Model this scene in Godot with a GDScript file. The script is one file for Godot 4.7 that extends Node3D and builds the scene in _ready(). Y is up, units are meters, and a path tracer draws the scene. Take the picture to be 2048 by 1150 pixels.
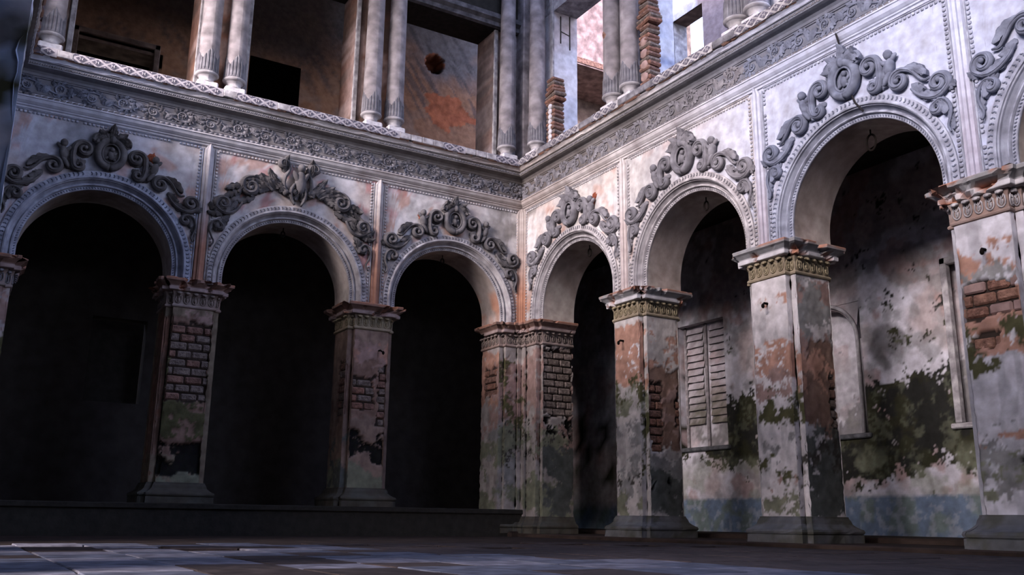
extends Node3D
# A ruined colonnaded hall: two storeys of stuccoed arcades meeting in a corner. x runs along the left wall, z along the right wall, metres.

const R_IN := 0.965       # radius of the arch soffit
const R_CUT := 1.10       # radius of the hole in the wall face, under the archivolt
const SPRING := 3.54
const IMPOST := 3.40
const SILL := 6.25
const THICK := 0.70
const XS := -8.03         # the side wall that the camera stands beside
const LEFT_ARCHES := [-1.36, -4.05, -6.68]
const LEFT_BREAKS := [0.0, -2.705, -5.37, -8.03]
const RIGHT_ARCHES := [1.49, 4.19, 6.88, 9.58]
const RIGHT_BREAKS := [0.0, 2.835, 5.535, 8.23, 10.93]

var M := {}
var T_LEFT := Transform3D.IDENTITY
var T_RIGHT := Transform3D(Basis(Vector3(0, 0, 1), Vector3(0, 1, 0), Vector3(-1, 0, 0)), Vector3.ZERO)
var T_SIDE := Transform3D(Basis(Vector3(0, 0, -1), Vector3(0, 1, 0), Vector3(1, 0, 0)), Vector3(XS, 0, 0))
var na := FastNoiseLite.new()
var nb := FastNoiseLite.new()
var nc := FastNoiseLite.new()
var rng := RandomNumberGenerator.new()
var taken := {}


func _ready() -> void:
	# ---- camera
	var cam := Camera3D.new()
	cam.name = "camera"
	add_child(cam)
	var cx := Vector3(0.857, 0.012, 0.516).normalized()
	var cz := Vector3(-0.497, -0.244, 0.832)
	cz = (cz - cx * cz.dot(cx)).normalized()
	cam.transform = Transform3D(Basis(cx, cz.cross(cx), cz), Vector3(-8.012, 0.208, 13.046))
	cam.keep_aspect = Camera3D.KEEP_HEIGHT
	cam.fov = 34.64
	cam.near = 0.02
	cam.far = 200.0
	cam.current = true
	# ---- sky, sun, exposure
	var we := WorldEnvironment.new()
	we.name = "world"
	var env := Environment.new()
	env.background_mode = Environment.BG_SKY
	var sm := ProceduralSkyMaterial.new()
	sm.sky_top_color = Color(0.68, 0.76, 1.0)
	sm.sky_horizon_color = Color(0.90, 0.92, 1.0)
	sm.ground_horizon_color = Color(0.45, 0.46, 0.48)
	sm.ground_bottom_color = Color(0.20, 0.20, 0.20)
	sm.sky_curve = 0.25
	sm.sun_angle_max = 1.0
	sm.energy_multiplier = 1.0
	var sky := Sky.new()
	sky.sky_material = sm
	env.sky = sky
	env.background_energy_multiplier = 5.0
	env.tonemap_mode = Environment.TONE_MAPPER_LINEAR
	env.tonemap_exposure = 1.26
	env.sdfgi_enabled = true
	env.ssao_enabled = true
	env.ssil_enabled = true
	we.environment = env
	add_child(we)
	var sun := DirectionalLight3D.new()
	sun.name = "sun"
	add_child(sun)
	sun.look_at_from_position(Vector3.ZERO, Vector3(1.0, -0.36, -0.34), Vector3.UP)
	sun.light_color = Color(0.99, 0.94, 0.96)
	sun.light_energy = 3.3
	sun.light_angular_distance = 24.0
	sun.shadow_enabled = true

	na.seed = 11
	nb.seed = 23
	nc.seed = 37
	for n in [na, nb, nc]:
		n.noise_type = FastNoiseLite.TYPE_SIMPLEX_SMOOTH
		n.fractal_type = FastNoiseLite.FRACTAL_FBM
		n.fractal_octaves = 4
		n.frequency = 1.0
	nb.fractal_octaves = 5
	rng.seed = 5
	materials()
	shell()
	arcade_walls()
	cornices()
	pillars()
	side_pillar()
	crests()
	upper_storey()
	fittings()


# ------------------------------------------------------------------ materials

func noise_tex(freq: float, lo: Color, hi: Color, seed_ := 1, octaves := 5, kind := FastNoiseLite.TYPE_SIMPLEX_SMOOTH, mid := -1.0) -> NoiseTexture2D:
	var t := NoiseTexture2D.new()
	t.width = 512
	t.height = 512
	t.seamless = true
	var n := FastNoiseLite.new()
	n.seed = seed_
	n.noise_type = kind
	n.frequency = freq
	n.fractal_octaves = octaves
	t.noise = n
	var g := Gradient.new()
	g.set_color(0, lo)
	g.set_color(1, hi)
	if mid > 0.0:
		g.set_offset(0, mid - 0.14)
		g.set_offset(1, mid + 0.14)
	t.color_ramp = g
	return t


func mat(called: String, color: Color, tex: Texture2D = null, scale := 1.0, bump: Texture2D = null, depth := 0.0, bscale := 1.0, vertex := false) -> StandardMaterial3D:
	var m := StandardMaterial3D.new()
	m.resource_name = called
	m.albedo_color = color.linear_to_srgb()
	m.roughness = 0.92
	m.metallic_specular = 0.25
	m.uv1_triplanar = true
	m.uv1_world_triplanar = true
	m.uv1_scale = Vector3.ONE * scale
	if tex:
		m.albedo_texture = tex
	if bump:
		m.heightmap_enabled = true
		m.heightmap_texture = bump
		m.heightmap_scale = depth
	m.vertex_color_use_as_albedo = vertex
	M[called] = m
	return m


func materials() -> void:
	var grit := noise_tex(0.02, Color(0.80, 0.79, 0.785), Color(1, 1, 1), 3, 6)
	var bump := noise_tex(0.035, Color(0.25, 0.25, 0.25), Color(1, 1, 1), 9, 6)
	var blot := noise_tex(0.012, Color(0.55, 0.54, 0.55), Color(1, 1, 1), 14, 6)
	mat("plaster", Color(1, 1, 1), grit, 0.55, bump, 0.35, 0.9, true)
	mat("stucco", Color(0.27, 0.26, 0.275), blot, 0.8, bump, 0.5)
	mat("stucco_pale", Color(0.56, 0.53, 0.525), blot, 0.8, bump, 0.5)
	mat("stucco_dark", Color(0.165, 0.155, 0.155), blot, 0.8, bump, 0.5)
	mat("stucco_mid", Color(0.22, 0.215, 0.235), blot, 0.8, bump, 0.5)
	mat("edge_white", Color(0.46, 0.425, 0.44), grit, 1.1, bump, 0.3)
	mat("shutter", Color(0.38, 0.345, 0.34), blot, 1.2, bump, 0.8)
	mat("blue_stucco", Color(0.33, 0.41, 0.52), blot, 0.8, bump, 0.5)
	mat("stucco_blue", Color(0.225, 0.25, 0.325), blot, 0.8, bump, 0.5)  # stucco with blue sky light put into its colour
	mat("stucco_pale_blue", Color(0.45, 0.48, 0.57), blot, 0.8, bump, 0.5)  # pale stucco, likewise tinted to carry blue sky light
	mat("ochre", Color(0.42, 0.35, 0.22), blot, 1.3, bump, 0.5)
	mat("paint_white", Color(0.66, 0.63, 0.64), grit, 1.1, bump, 0.3)
	mat("paint_dark", Color(0.13, 0.12, 0.15), grit, 1.0, bump, 0.4)
	mat("brick_a", Color(0.36, 0.19, 0.135), blot, 1.7, bump, 1.2)
	mat("brick_b", Color(0.29, 0.17, 0.13), blot, 1.5, bump, 1.2)
	mat("brick_e", Color(0.34, 0.275, 0.235), blot, 1.6, bump, 1.2)
	mat("brick_c", Color(0.27, 0.215, 0.18), blot, 1.9, bump, 1.2)
	mat("brick_d", Color(0.42, 0.23, 0.16), blot, 1.4, bump, 1.2)
	mat("brick_red", Color(0.30, 0.085, 0.045), blot, 1.4, bump, 1.0)
	mat("brick_grey", Color(0.40, 0.36, 0.36), blot, 1.4, bump, 1.0)
	mat("mortar", Color(0.20, 0.165, 0.14), grit, 1.2, bump, 0.8)
	mat("base_grey", Color(0.17, 0.175, 0.18), blot, 0.9, bump, 0.5)
	mat("shade_black", Color(0.034, 0.031, 0.026), grit, 0.6, bump, 0.6)  # near-black for plinth and dark rooms, shade put into the colour
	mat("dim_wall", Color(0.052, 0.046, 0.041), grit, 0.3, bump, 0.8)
	mat("gallery_wall", Color(0.34, 0.24, 0.19), blot, 0.45, bump, 0.8)
	mat("iron", Color(0.009, 0.007, 0.006))
	M.iron.roughness = 0.95
	M.iron.metallic_specular = 0.1
	mat("ink", Color(0.02, 0.018, 0.02))
	mat("blue_paint", Color(0.02, 0.13, 0.50))
	mat("floor", Color(0.055, 0.038, 0.030), blot, 0.35, bump, 0.6)
	for k in 4:
		var c: Color = [Color(0.13, 0.14, 0.175), Color(0.215, 0.21, 0.24), Color(0.055, 0.042, 0.038), Color(0.075, 0.056, 0.05)][k]
		mat("tile_%d" % k, c, blot, 0.7 + 0.1 * k, bump, 0.25)
		M["tile_%d" % k].roughness = 0.75
	mat("rose", Color(0.46, 0.31, 0.27), blot, 0.5, bump, 0.6)


# ------------------------------------------------------------------ naming and nodes

func numbered(called: String) -> String:
	if not taken.has(called):
		taken[called] = 0
		return called
	taken[called] += 1
	return "%s_%03d" % [called, taken[called]]


func group_node(called: String, t: Transform3D, parent: Node3D = null) -> Node3D:
	var o := Node3D.new()
	if parent:
		o.name = called
		parent.add_child(o, true)
	else:
		o.name = numbered(called)
		add_child(o)
	o.transform = t
	return o


func thing(called: String, label: String, category: String, t: Transform3D, group := "") -> Node3D:
	var o := group_node(called, t)
	tag(o, label, category, group)
	return o


func tag(o: Node3D, label: String, category: String, group := "") -> void:
	o.set_meta("label", label)
	o.set_meta("category", category)
	o.set_meta("kind", "thing")
	if group:
		o.set_meta("group", group)


func structure(called: String, t := Transform3D.IDENTITY) -> Node3D:
	var o := group_node(called, t)
	o.set_meta("kind", "structure")
	return o


func stuff(o: Node3D) -> Node3D:
	o.set_meta("kind", "stuff")
	return o


func put(called: String, mesh: Mesh, m: Material, parent: Node3D, t := Transform3D.IDENTITY) -> MeshInstance3D:
	var o := MeshInstance3D.new()
	o.name = called
	o.mesh = mesh
	o.material_override = m
	parent.add_child(o, true)
	o.transform = t
	return o


func copy(o: Node3D, label: String, t: Transform3D) -> Node3D:
	var c: Node3D = o.duplicate()
	c.name = numbered(String(o.name))
	add_child(c)
	c.transform = t
	c.set_meta("label", label)
	return c


# ------------------------------------------------------------------ shapes

func begin() -> SurfaceTool:
	var s := SurfaceTool.new()
	s.begin(Mesh.PRIMITIVE_TRIANGLES)
	return s


func done(s: SurfaceTool) -> ArrayMesh:
	s.generate_normals()
	s.index()
	return s.commit()


func quad(s: SurfaceTool, a: Vector3, b: Vector3, c: Vector3, d: Vector3) -> void:   # counter-clockwise from outside
	for p in [a, c, b, a, d, c]:
		s.add_vertex(p)


func tri(s: SurfaceTool, a: Vector3, b: Vector3, c: Vector3) -> void:
	for p in [a, c, b]:
		s.add_vertex(p)


func box(s: SurfaceTool, lo: Vector3, hi: Vector3, bevel := 0.0) -> void:
	# a box with all edges and corners chamfered
	s.set_smooth_group(-1)
	var c := (lo + hi) / 2
	var h := (hi - lo) / 2
	var b := minf(bevel, minf(h.x, minf(h.y, h.z)) * 0.9)
	if b <= 0.0:
		for k in 3:
			for sg in [-1.0, 1.0]:
				var n := Vector3.ZERO
				n[k] = sg
				var u := Vector3.ZERO
				u[(k + 1) % 3] = sg
				var w := Vector3.ZERO
				w[(k + 2) % 3] = 1.0
				quad(s, c + (n - u - w) * h, c + (n + u - w) * h, c + (n + u + w) * h, c + (n - u + w) * h)
		return
	for k in 3:
		for sg in [-1.0, 1.0]:
			var a1 := (k + 1) % 3
			var a2 := (k + 2) % 3
			var p := []
			for q in [[-1, -1], [1, -1], [1, 1], [-1, 1]]:
				var v := Vector3.ZERO
				v[k] = sg * h[k]
				v[a1] = q[0] * sg * (h[a1] - b)
				v[a2] = q[1] * (h[a2] - b)
				p.append(c + v)
			quad(s, p[0], p[1], p[2], p[3])
	for k in 3:   # edges along axis k
		var a1 := (k + 1) % 3
		var a2 := (k + 2) % 3
		for s1 in [-1.0, 1.0]:
			for s2 in [-1.0, 1.0]:
				var e := []
				for t in [-1.0, 1.0]:
					var v := Vector3.ZERO
					v[k] = t * (h[k] - b)
					v[a1] = s1 * h[a1]
					v[a2] = s2 * (h[a2] - b)
					var w := v
					w[a1] = s1 * (h[a1] - b)
					w[a2] = s2 * h[a2]
					e.append([c + v, c + w])
				if s1 * s2 > 0:
					quad(s, e[0][0], e[0][1], e[1][1], e[1][0]) if false else quad(s, e[1][0], e[1][1], e[0][1], e[0][0])
				else:
					quad(s, e[0][0], e[0][1], e[1][1], e[1][0])
	for sx in [-1.0, 1.0]:
		for sy in [-1.0, 1.0]:
			for sz in [-1.0, 1.0]:
				var x := c + Vector3(sx * h.x, sy * (h.y - b), sz * (h.z - b))
				var y := c + Vector3(sx * (h.x - b), sy * h.y, sz * (h.z - b))
				var z := c + Vector3(sx * (h.x - b), sy * (h.y - b), sz * h.z)
				if sx * sy * sz > 0:
					tri(s, x, y, z)
				else:
					tri(s, x, z, y)


func grid(s: SurfaceTool, p: Array, nu: int, nv: int, cols: Array = [], group := 1) -> void:
	# p[(nu+1)*(nv+1)] rows of u; seen from outside u runs right and v runs up
	s.set_smooth_group(group)
	var has := not cols.is_empty()
	for j in nv:
		for i in nu:
			var a := j * (nu + 1) + i
			for k in [a, a + nu + 2, a + 1, a, a + nu + 1, a + nu + 2]:
				if has:
					s.set_color(cols[k])
				s.add_vertex(p[k])


func lathe(s: SurfaceTool, prof: Array, seg := 20, at := Vector3.ZERO, a0 := 0.0, a1 := TAU) -> void:   # prof: Vector2(radius, y), upwards
	var p := []
	for q in prof:
		for i in seg + 1:
			var a := a0 + (a1 - a0) * i / seg
			p.append(at + Vector3(q.x * sin(a), q.y, q.x * cos(a)))
	grid(s, p, seg, prof.size() - 1)


func tube(s: SurfaceTool, path: Array, radii: Array, sides := 7, flat := 1.0, group := 1) -> void:
	# a tube along points in a plane roughly facing +z; flat squeezes it across z
	var n := path.size()
	var p := []
	for i in n:
		var d: Vector3 = (path[mini(i + 1, n - 1)] - path[maxi(i - 1, 0)]).normalized()
		var side := Vector3(0, 0, 1).cross(d)
		if side.length() < 0.01:
			side = Vector3(1, 0, 0)
		side = side.normalized()
		var up := d.cross(side).normalized()
		var r: float = radii[i] if radii.size() == n else radii[0]
		for k in sides + 1:
			var a := TAU * k / sides
			p.append(path[i] + side * cos(a) * r + up * sin(a) * r * flat)
	grid(s, p, sides, n - 1, [], group)
	for e in [0, n - 1]:
		var c: Vector3 = path[e]
		for k in sides:
			var a: Vector3 = p[e * (sides + 1) + k]
			var b: Vector3 = p[e * (sides + 1) + k + 1]
			if e == 0:
				tri(s, c, b, a)
			else:
				tri(s, c, a, b)


func blob(s: SurfaceTool, c: Vector3, r: Vector3, seg := 8, rings := 5, turn := 0.0) -> void:   # an ellipsoid, turned about z
	var p := []
	for j in rings + 1:
		var b := -PI / 2 + PI * j / rings
		for i in seg + 1:
			var a := TAU * i / seg
			var v := Vector3(sin(a) * cos(b) * r.x, sin(b) * r.y, cos(a) * cos(b) * r.z)
			p.append(c + v.rotated(Vector3(0, 0, 1), turn))
	grid(s, p, seg, rings, [], 2)


func leaf(s: SurfaceTool, at: Vector3, angle: float, length: float, width: float, bend := 0.0, lift := 0.05, lobes := 4.0, curl := 0.6) -> void:
	# an acanthus leaf lying on the wall: midrib groove, scalloped sides, tip rolling outwards
	var nt := 14
	var ns := 8
	var p := []
	var pos := Vector2(at.x, at.y)
	var a := angle
	for j in nt + 1:
		var t := float(j) / nt
		var d := Vector2(cos(a), sin(a))
		var n := Vector2(-d.y, d.x)
		var w := width * (pow(sin(PI * clampf(t * 0.92 + 0.06, 0, 1)), 0.6)) * (0.60 + 0.40 * absf(sin(PI * lobes * t)))
		var z := at.z + lift * (0.25 + 0.55 * sin(PI * minf(t, 0.75))) + lift * curl * maxf(0.0, t - 0.7) * 2.6
		for i in ns + 1:
			var q := float(i) / ns * 2.0 - 1.0
			var zz := z - lift * 0.45 * q * q + lift * 0.26 * cos(q * PI * 4.0) * sin(PI * clampf(t, 0.1, 0.9)) - lift * 0.15 * absf(sin(PI * lobes * t)) * absf(q)
			p.append(Vector3(pos.x + n.x * q * w * -0.5, pos.y + n.y * q * w * -0.5, maxf(zz, at.z - 0.005)))
		pos += d * length / nt
		a += bend / nt
	grid(s, p, ns, nt, [], 1)
	# underside rim so the leaf is a solid body down to the wall
	var rim := []
	for j in nt + 1:
		rim.append(p[j * (ns + 1)])
	for j in range(nt, -1, -1):
		rim.append(p[j * (ns + 1) + ns])
	s.set_smooth_group(-1)
	for k in rim.size() - 1:
		var b: Vector3 = rim[k]
		var c: Vector3 = rim[k + 1]
		quad(s, Vector3(b.x, b.y, at.z - 0.02), b, c, Vector3(c.x, c.y, at.z - 0.02))


func scroll_path(c: Vector3, angle: float, length: float, k_mid: float, k0: float, k1: float, n := 36, power := 3.0) -> Array:
	# a curve through c (its middle) whose bend grows towards its ends: k0 and k1 in radians per metre at the ends
	var fwd := []
	var pos := Vector2(c.x, c.y)
	var a := angle
	for i in n / 2:
		var t := float(i) / (n / 2)
		var ds := length / n
		a += (k_mid + k1 * pow(t, power)) * ds
		pos += Vector2(cos(a), sin(a)) * ds
		fwd.append(Vector3(pos.x, pos.y, c.z + 0.02 * t))
	var back := []
	pos = Vector2(c.x, c.y)
	a = angle
	for i in n / 2:
		var t := float(i) / (n / 2)
		var ds := length / n
		a -= (k_mid + k0 * pow(t, power)) * ds
		pos -= Vector2(cos(a), sin(a)) * ds
		back.append(Vector3(pos.x, pos.y, c.z + 0.02 * t))
	back.reverse()
	return back + [c] + fwd


func scroll(s: SurfaceTool, c: Vector3, angle: float, length: float, k_mid: float, k0: float, k1: float, r := 0.04, flat := 1.0, power := 3.0) -> void:
	var p := scroll_path(c, angle, length, k_mid, k0, k1, 36, power)
	var radii := []
	for i in p.size():
		var t := float(i) / (p.size() - 1)
		radii.append(r * (0.62 + 0.38 * sin(PI * t)))
	tube(s, p, radii, 8, flat)
	if absf(k0) > 12.0:
		blob(s, p[0] + Vector3(0, 0, 0.012), Vector3.ONE * r * 1.05)
	if absf(k1) > 12.0:
		blob(s, p[-1] + Vector3(0, 0, 0.012), Vector3.ONE * r * 1.05)


func spiral(c: Vector2, r0: float, a0: float, turns: float, dir: float, r1 := 0.028) -> Array:
	var out := []
	var n := int(18 * turns)
	for i in n + 1:
		var f := float(i) / n
		var a := a0 + dir * TAU * turns * f
		out.append(c + Vector2(cos(a), sin(a)) * (r0 + (r1 - r0) * pow(f, 0.8)))
	return out


func back_to_front(p: Array) -> Array:
	var q := p.duplicate()
	q.reverse()
	return q


func curl(s: SurfaceTool, pts: Array, sg: float, r: float, t0: float, t1: float, z := 0.03, eye := 0.0) -> void:
	# a stucco scroll: a tapering roll along the points with a fine ridge on its back
	var p := pts
	var q := [p[0]]
	for i in p.size() - 1:
		q.append(p[i].lerp(p[i + 1], 0.25))
		q.append(p[i].lerp(p[i + 1], 0.75))
	q.append(p[-1])
	var path := []
	var ridge := []
	var radii := []
	var fine := []
	var n := q.size()
	for i in n:
		var t := float(i) / (n - 1)
		var rr := r * (t0 + (1.0 - t0) * minf(1.0, t * 4.0)) * (t1 + (1.0 - t1) * minf(1.0, (1.0 - t) * 2.0))
		path.append(Vector3(sg * q[i].x, q[i].y, z + 0.02 * t))
		radii.append(rr)
		ridge.append(Vector3(sg * q[i].x, q[i].y, z + 0.02 * t + rr * 1.12))
		fine.append(rr * 0.30)
	tube(s, path, radii, 8, 1.2)
	tube(s, ridge, fine, 5, 1.0, 2)
	if eye > 0.0:
		blob(s, path[-1] + Vector3(0, 0, 0.012), Vector3(eye, eye, eye * 1.1))


func sweep_u(s: SurfaceTool, prof: Array, u0: float, u1: float, n := 1, rough := 0.0, t := Transform3D.IDENTITY, f = null) -> void:
	# prof: Vector2(w, y) from the bottom up, each run of points its own smooth band
	for k in prof.size() - 1:
		var p := []
		for q in [prof[k], prof[k + 1]]:
			for i in n + 1:
				var u := u0 + (u1 - u0) * i / n
				var d := rough * na.get_noise_3d(u * 3.0, q.y * 9.0, q.x * 9.0) if rough > 0.0 else 0.0
				p.append(Vector3(u, q.y + d * 0.4, q.x + d))
		if f == null:
			grid(s, p, n, 1, [], -1)
		else:
			colour_grid(s, p, n, 1, t, f, -1)


func smooth(a: float, b: float, x: float) -> float:
	return smoothstep(a, b, x)


func n01(n: FastNoiseLite, p: Vector3, sc: float) -> float:
	return clampf(n.get_noise_3dv(p * sc) * 0.8 + 0.5, 0.0, 1.0)


const CREAM := Color(0.56, 0.52, 0.485)
const WHITE := Color(0.66, 0.64, 0.65)
const PINK := Color(0.43, 0.23, 0.165)
const BRICK := Color(0.33, 0.17, 0.115)
const MOSS := Color(0.085, 0.083, 0.042)
const GREEN := Color(0.24, 0.25, 0.17)
const GREY := Color(0.27, 0.265, 0.26)
const BLACK := Color(0.022, 0.021, 0.018)
const DADO := Color(0.175, 0.235, 0.32)


func bump01(y: float, c: float, r: float) -> float:
	return clampf(1.0 - pow((y - c) / r, 2.0), 0.0, 1.0)


# ------------------------------------------------------------------ colours of weathered plaster

func sky_tint(w: Vector3) -> float:   # blue sky light painted in: most at the far ends of both walls
	var j := 1.5 * (n01(nb, w, 0.5) - 0.5)
	return maxf(0.92 * smooth(2.5, 7.5, w.z + j), 0.65 * smooth(-4.0, -7.2, w.x + j) * (1.0 if w.z < 1.0 else 0.0))


func tinted_wash(w: Vector3) -> Color:   # mouldings, browner by the corner, sky blue painted in at the far ends
	var c := Color(0.56, 0.52, 0.50).lerp(Color(0.40, 0.36, 0.34), smooth(0.45, 0.7, n01(na, w, 1.2)))
	c = c.lerp(Color(0.35, 0.29, 0.26), 0.6 * smooth(2.6, 0.3, absf(w.x) + absf(w.z)))
	return c.lerp(Color(0.46, 0.505, 0.64), sky_tint(w))


func darkened_wash(w: Vector3) -> Color:  # frieze ground darkened, painting shade into the gaps of the relief
	return tinted_wash(w) * 0.36


func hall_plaster(w: Vector3) -> Color:
	if w.x < XS + 0.015:   # the side wall is coloured blue to stand for sky light on it
		return Color(0.42, 0.52, 0.68).lerp(Color(0.20, 0.24, 0.28), smooth(0.4, 0.65, n01(nb, w, 2.5)))
	var c := CREAM.lerp(WHITE, clampf(n01(na, w, 0.6) * 0.7, 0.0, 1.0))
	c = c.lerp(Color(0.41, 0.455, 0.60), sky_tint(w))
	var warm := clampf(1.15 + w.x * 0.05 - w.z * 0.22, 0.0, 1.0)
	c = c.lerp(Color(0.52, 0.40, 0.335), 0.6 * smooth(0.45, 0.75, n01(nb, w + Vector3(7, 3, 1), 0.8)) * warm)
	c = c.lerp(GREY, 0.42 * smooth(0.56, 0.78, n01(nc, Vector3(w.x * 1.6, w.y * 0.7, w.z * 1.6), 1.0)) * (0.4 + 0.6 * warm))
	c = c.lerp(GREY, 0.25 * smooth(0.55, 0.72, n01(nb, w, 5.0)))
	c = c.lerp(PINK, 0.7 * smooth(0.70, 0.73, n01(nb, w * 1.9 + Vector3(2, 9, 4), 1.0)) * warm)
	if w.z < 1.2 and w.x < -0.6:
		c = c.lerp(Color(0.40, 0.06, 0.06), 0.55 * smooth(0.66, 0.74, n01(na, w * 2.3 + Vector3(4, 4, 9), 1.0)) * bump01(w.x, -3.6, 2.2))
		c = c.lerp(Color(0.10, 0.10, 0.11), 0.6 * smooth(0.45, 0.7, n01(na, w * 1.1 + Vector3(1, 2, 5), 1.0)) * smooth(-5.8, -7.6, w.x))
	if w.z < 0.5 and w.x > -1.1:   # darker blotches towards the corner
		c = c.lerp(Color(0.14, 0.125, 0.11), 0.7 * smooth(0.42, 0.62, n01(nc, w * 1.3 + Vector3(0, 3, 0), 1.0)) * smooth(-1.1, -0.3, w.x) * smooth(3.9, 4.8, w.y))
	# brick-red bare patch at the arch feet
	c = c.lerp(Color(0.40, 0.21, 0.14), 0.8 * smooth(4.3, 3.6, w.y) * smooth(0.45, 0.6, n01(na, w * 1.4, 1.0)) * clampf(1.2 - (w.z - w.x * 0.25) * 0.35, 0.0, 1.0))
	return c


func colour_grid(s: SurfaceTool, pts: Array, nu: int, nv: int, t: Transform3D, f: Callable, group := 1) -> void:
	var cols := []
	for p in pts:
		cols.append(f.call(t * p))
	grid(s, pts, nu, nv, cols, group)


func flat_wall(parent: Node3D, called: String, t: Transform3D, u0: float, u1: float, y0: float, y1: float, step: float, f: Callable, relief = null) -> MeshInstance3D:
	# a plastered wall face in local u, y at w = 0, tessellated so that stains and hollows have their own places
	var nu := maxi(1, int(ceil((u1 - u0) / step)))
	var nv := maxi(1, int(ceil((y1 - y0) / step)))
	var p := []
	for j in nv + 1:
		for i in nu + 1:
			var q := Vector3(u0 + (u1 - u0) * i / nu, y0 + (y1 - y0) * j / nv, 0)
			if relief != null:
				q.z = relief.call(q.x, q.y)
			p.append(q)
	var s := begin()
	colour_grid(s, p, nu, nv, t, f)
	return put(called, done(s), M.plaster, parent, t)


# ------------------------------------------------------------------ shell of the place

func slab(parent: Node3D, called: String, lo: Vector3, hi: Vector3, m: Material, bevel := 0.0) -> MeshInstance3D:
	var s := begin()
	box(s, lo, hi, bevel)
	return put(called, done(s), m, parent)


func shell() -> void:
	var fl := structure("floor")
	slab(fl, "screed", Vector3(-12.2, -0.30, -0.2), Vector3(0.0, -0.052, 17.2), M.floor)
	# stone tiles of the hall floor, as far as they can be told apart
	var meshes := []
	for k in 4:
		var s := begin()
		box(s, Vector3(-0.246, -0.03, -0.246), Vector3(0.246, 0.0, 0.246), 0.006)
		meshes.append(done(s))
	for j in 17:
		for i in 16:
			var z := 4.25 + j * 0.5
			var x := -7.72 + i * 0.5
			if x > -0.35 or (z < 6.0 and (i * 7 + j * 3) % 5 == 0):
				continue
			var k := (i + j) % 2 if rng.randf() < 0.75 else rng.randi() % 4
			if z < 7.0 and x > -5.0 and rng.randf() < 0.6:
				k = 2 + rng.randi() % 2
			if x > -4.2 + 0.3 * (z - 8.0) or rng.randf() < 0.12:  # pale bluish tiles only at the left, painting in light there
				k = 2 + rng.randi() % 2
			var t := Transform3D(Basis.from_euler(Vector3(rng.randf_range(-0.004, 0.004), 0, rng.randf_range(-0.004, 0.004))), Vector3(x, -0.036 + rng.randf_range(-0.004, 0.003), z))
			put("tile", meshes[k], M["tile_%d" % k], fl, t)
	# floor of the right arcade, a low step above the hall, and its back strip
	slab(fl, "arcade_step", Vector3(-0.17, -0.30, 0.13), Vector3(1.15, 0.0, 12.0), M.floor, 0.015)
	slab(fl, "arcade_floor", Vector3(1.15, -0.30, -3.6), Vector3(2.9, 0.06, 12.0), M.floor, 0.02)
	slab(fl, "arcade_floor", Vector3(-0.3, -0.30, -3.2), Vector3(1.15, 0.03, 0.2), M.floor, 0.02)
	slab(fl, "side_arcade_floor", Vector3(-12.2, -0.4, -0.2), Vector3(-8.75, -0.05, 17.2), M.floor)

	var pl := structure("trim_plinth")
	var ps := begin()
	sweep_u(ps, [Vector2(0.10, -0.06), Vector2(0.10, 0.28), Vector2(0.13, 0.30), Vector2(0.13, 0.355), Vector2(0.12, 0.365), Vector2(-2.95, 0.365)], -8.7, -0.02, 90, 0.012)
	put("plinth", done(ps), M.shade_black, pl)  # almost black, so its shade is in the colour

	# ---- rooms behind the left arcade
	var wl := structure("wall_left_arcade")
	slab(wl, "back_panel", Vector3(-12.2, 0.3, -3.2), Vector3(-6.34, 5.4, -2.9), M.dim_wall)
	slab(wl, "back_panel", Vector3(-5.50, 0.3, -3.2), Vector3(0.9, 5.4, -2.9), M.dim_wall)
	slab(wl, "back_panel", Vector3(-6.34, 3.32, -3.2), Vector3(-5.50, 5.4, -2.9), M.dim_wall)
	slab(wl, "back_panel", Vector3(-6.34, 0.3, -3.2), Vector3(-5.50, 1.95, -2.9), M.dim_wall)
	slab(wl, "recess_panel", Vector3(-6.5, 1.8, -3.5), Vector3(-5.3, 3.5, -3.4), M.shade_black)
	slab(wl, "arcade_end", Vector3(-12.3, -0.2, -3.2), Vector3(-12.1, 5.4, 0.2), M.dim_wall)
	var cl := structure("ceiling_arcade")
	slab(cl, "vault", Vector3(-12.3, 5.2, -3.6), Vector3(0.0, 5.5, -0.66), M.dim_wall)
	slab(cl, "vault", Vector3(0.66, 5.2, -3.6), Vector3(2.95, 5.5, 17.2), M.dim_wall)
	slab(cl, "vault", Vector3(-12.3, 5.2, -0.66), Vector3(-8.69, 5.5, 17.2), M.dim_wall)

	right_back_wall()

	# ---- the hall is roofed; daylight comes in through the open upper galleries
	var roof := structure("ceiling")
	slab(roof, "ceiling_slab", Vector3(-8.8, 10.65, -0.8), Vector3(-1.5, 10.9, 17.2), M.dim_wall)  # stops short at right, an unseen gap added to let sky light in
	slab(roof, "ceiling_slab", Vector3(-1.5, 10.65, -0.8), Vector3(0.8, 10.9, 0.3), M.dim_wall)
	var wb := structure("wall_back")
	slab(wb, "lower_wall", Vector3(-12.3, -0.2, 16.6), Vector3(3.0, 6.25, 17.2), M.dim_wall)
	slab(wb, "upper_wall", Vector3(-8.8, 8.9, 16.6), Vector3(0.8, 10.9, 17.2), M.dim_wall)
	for x in [-8.4, -5.37, -2.7, 0.2]:
		slab(wb, "pier", Vector3(x - 0.45, 6.25, 16.6), Vector3(x + 0.45, 8.9, 17.2), M.dim_wall)
	slab(wb, "added_gallery_roof", Vector3(-12.0, 8.9, 17.2), Vector3(3.2, 9.2, 20.8), M.shade_black)  # unseen roof added to cut off steep sky light
	# ---- outer wall of the side arcade with its doorways
	var wo := structure("wall_outer_side")
	for r in [[-3.2, 5.2], [7.2, 8.9], [10.9, 17.2]]:
		slab(wo, "outer_wall", Vector3(-12.3, -0.2, r[0]), Vector3(-11.9, 5.5, r[1]), M.dim_wall)
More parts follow.
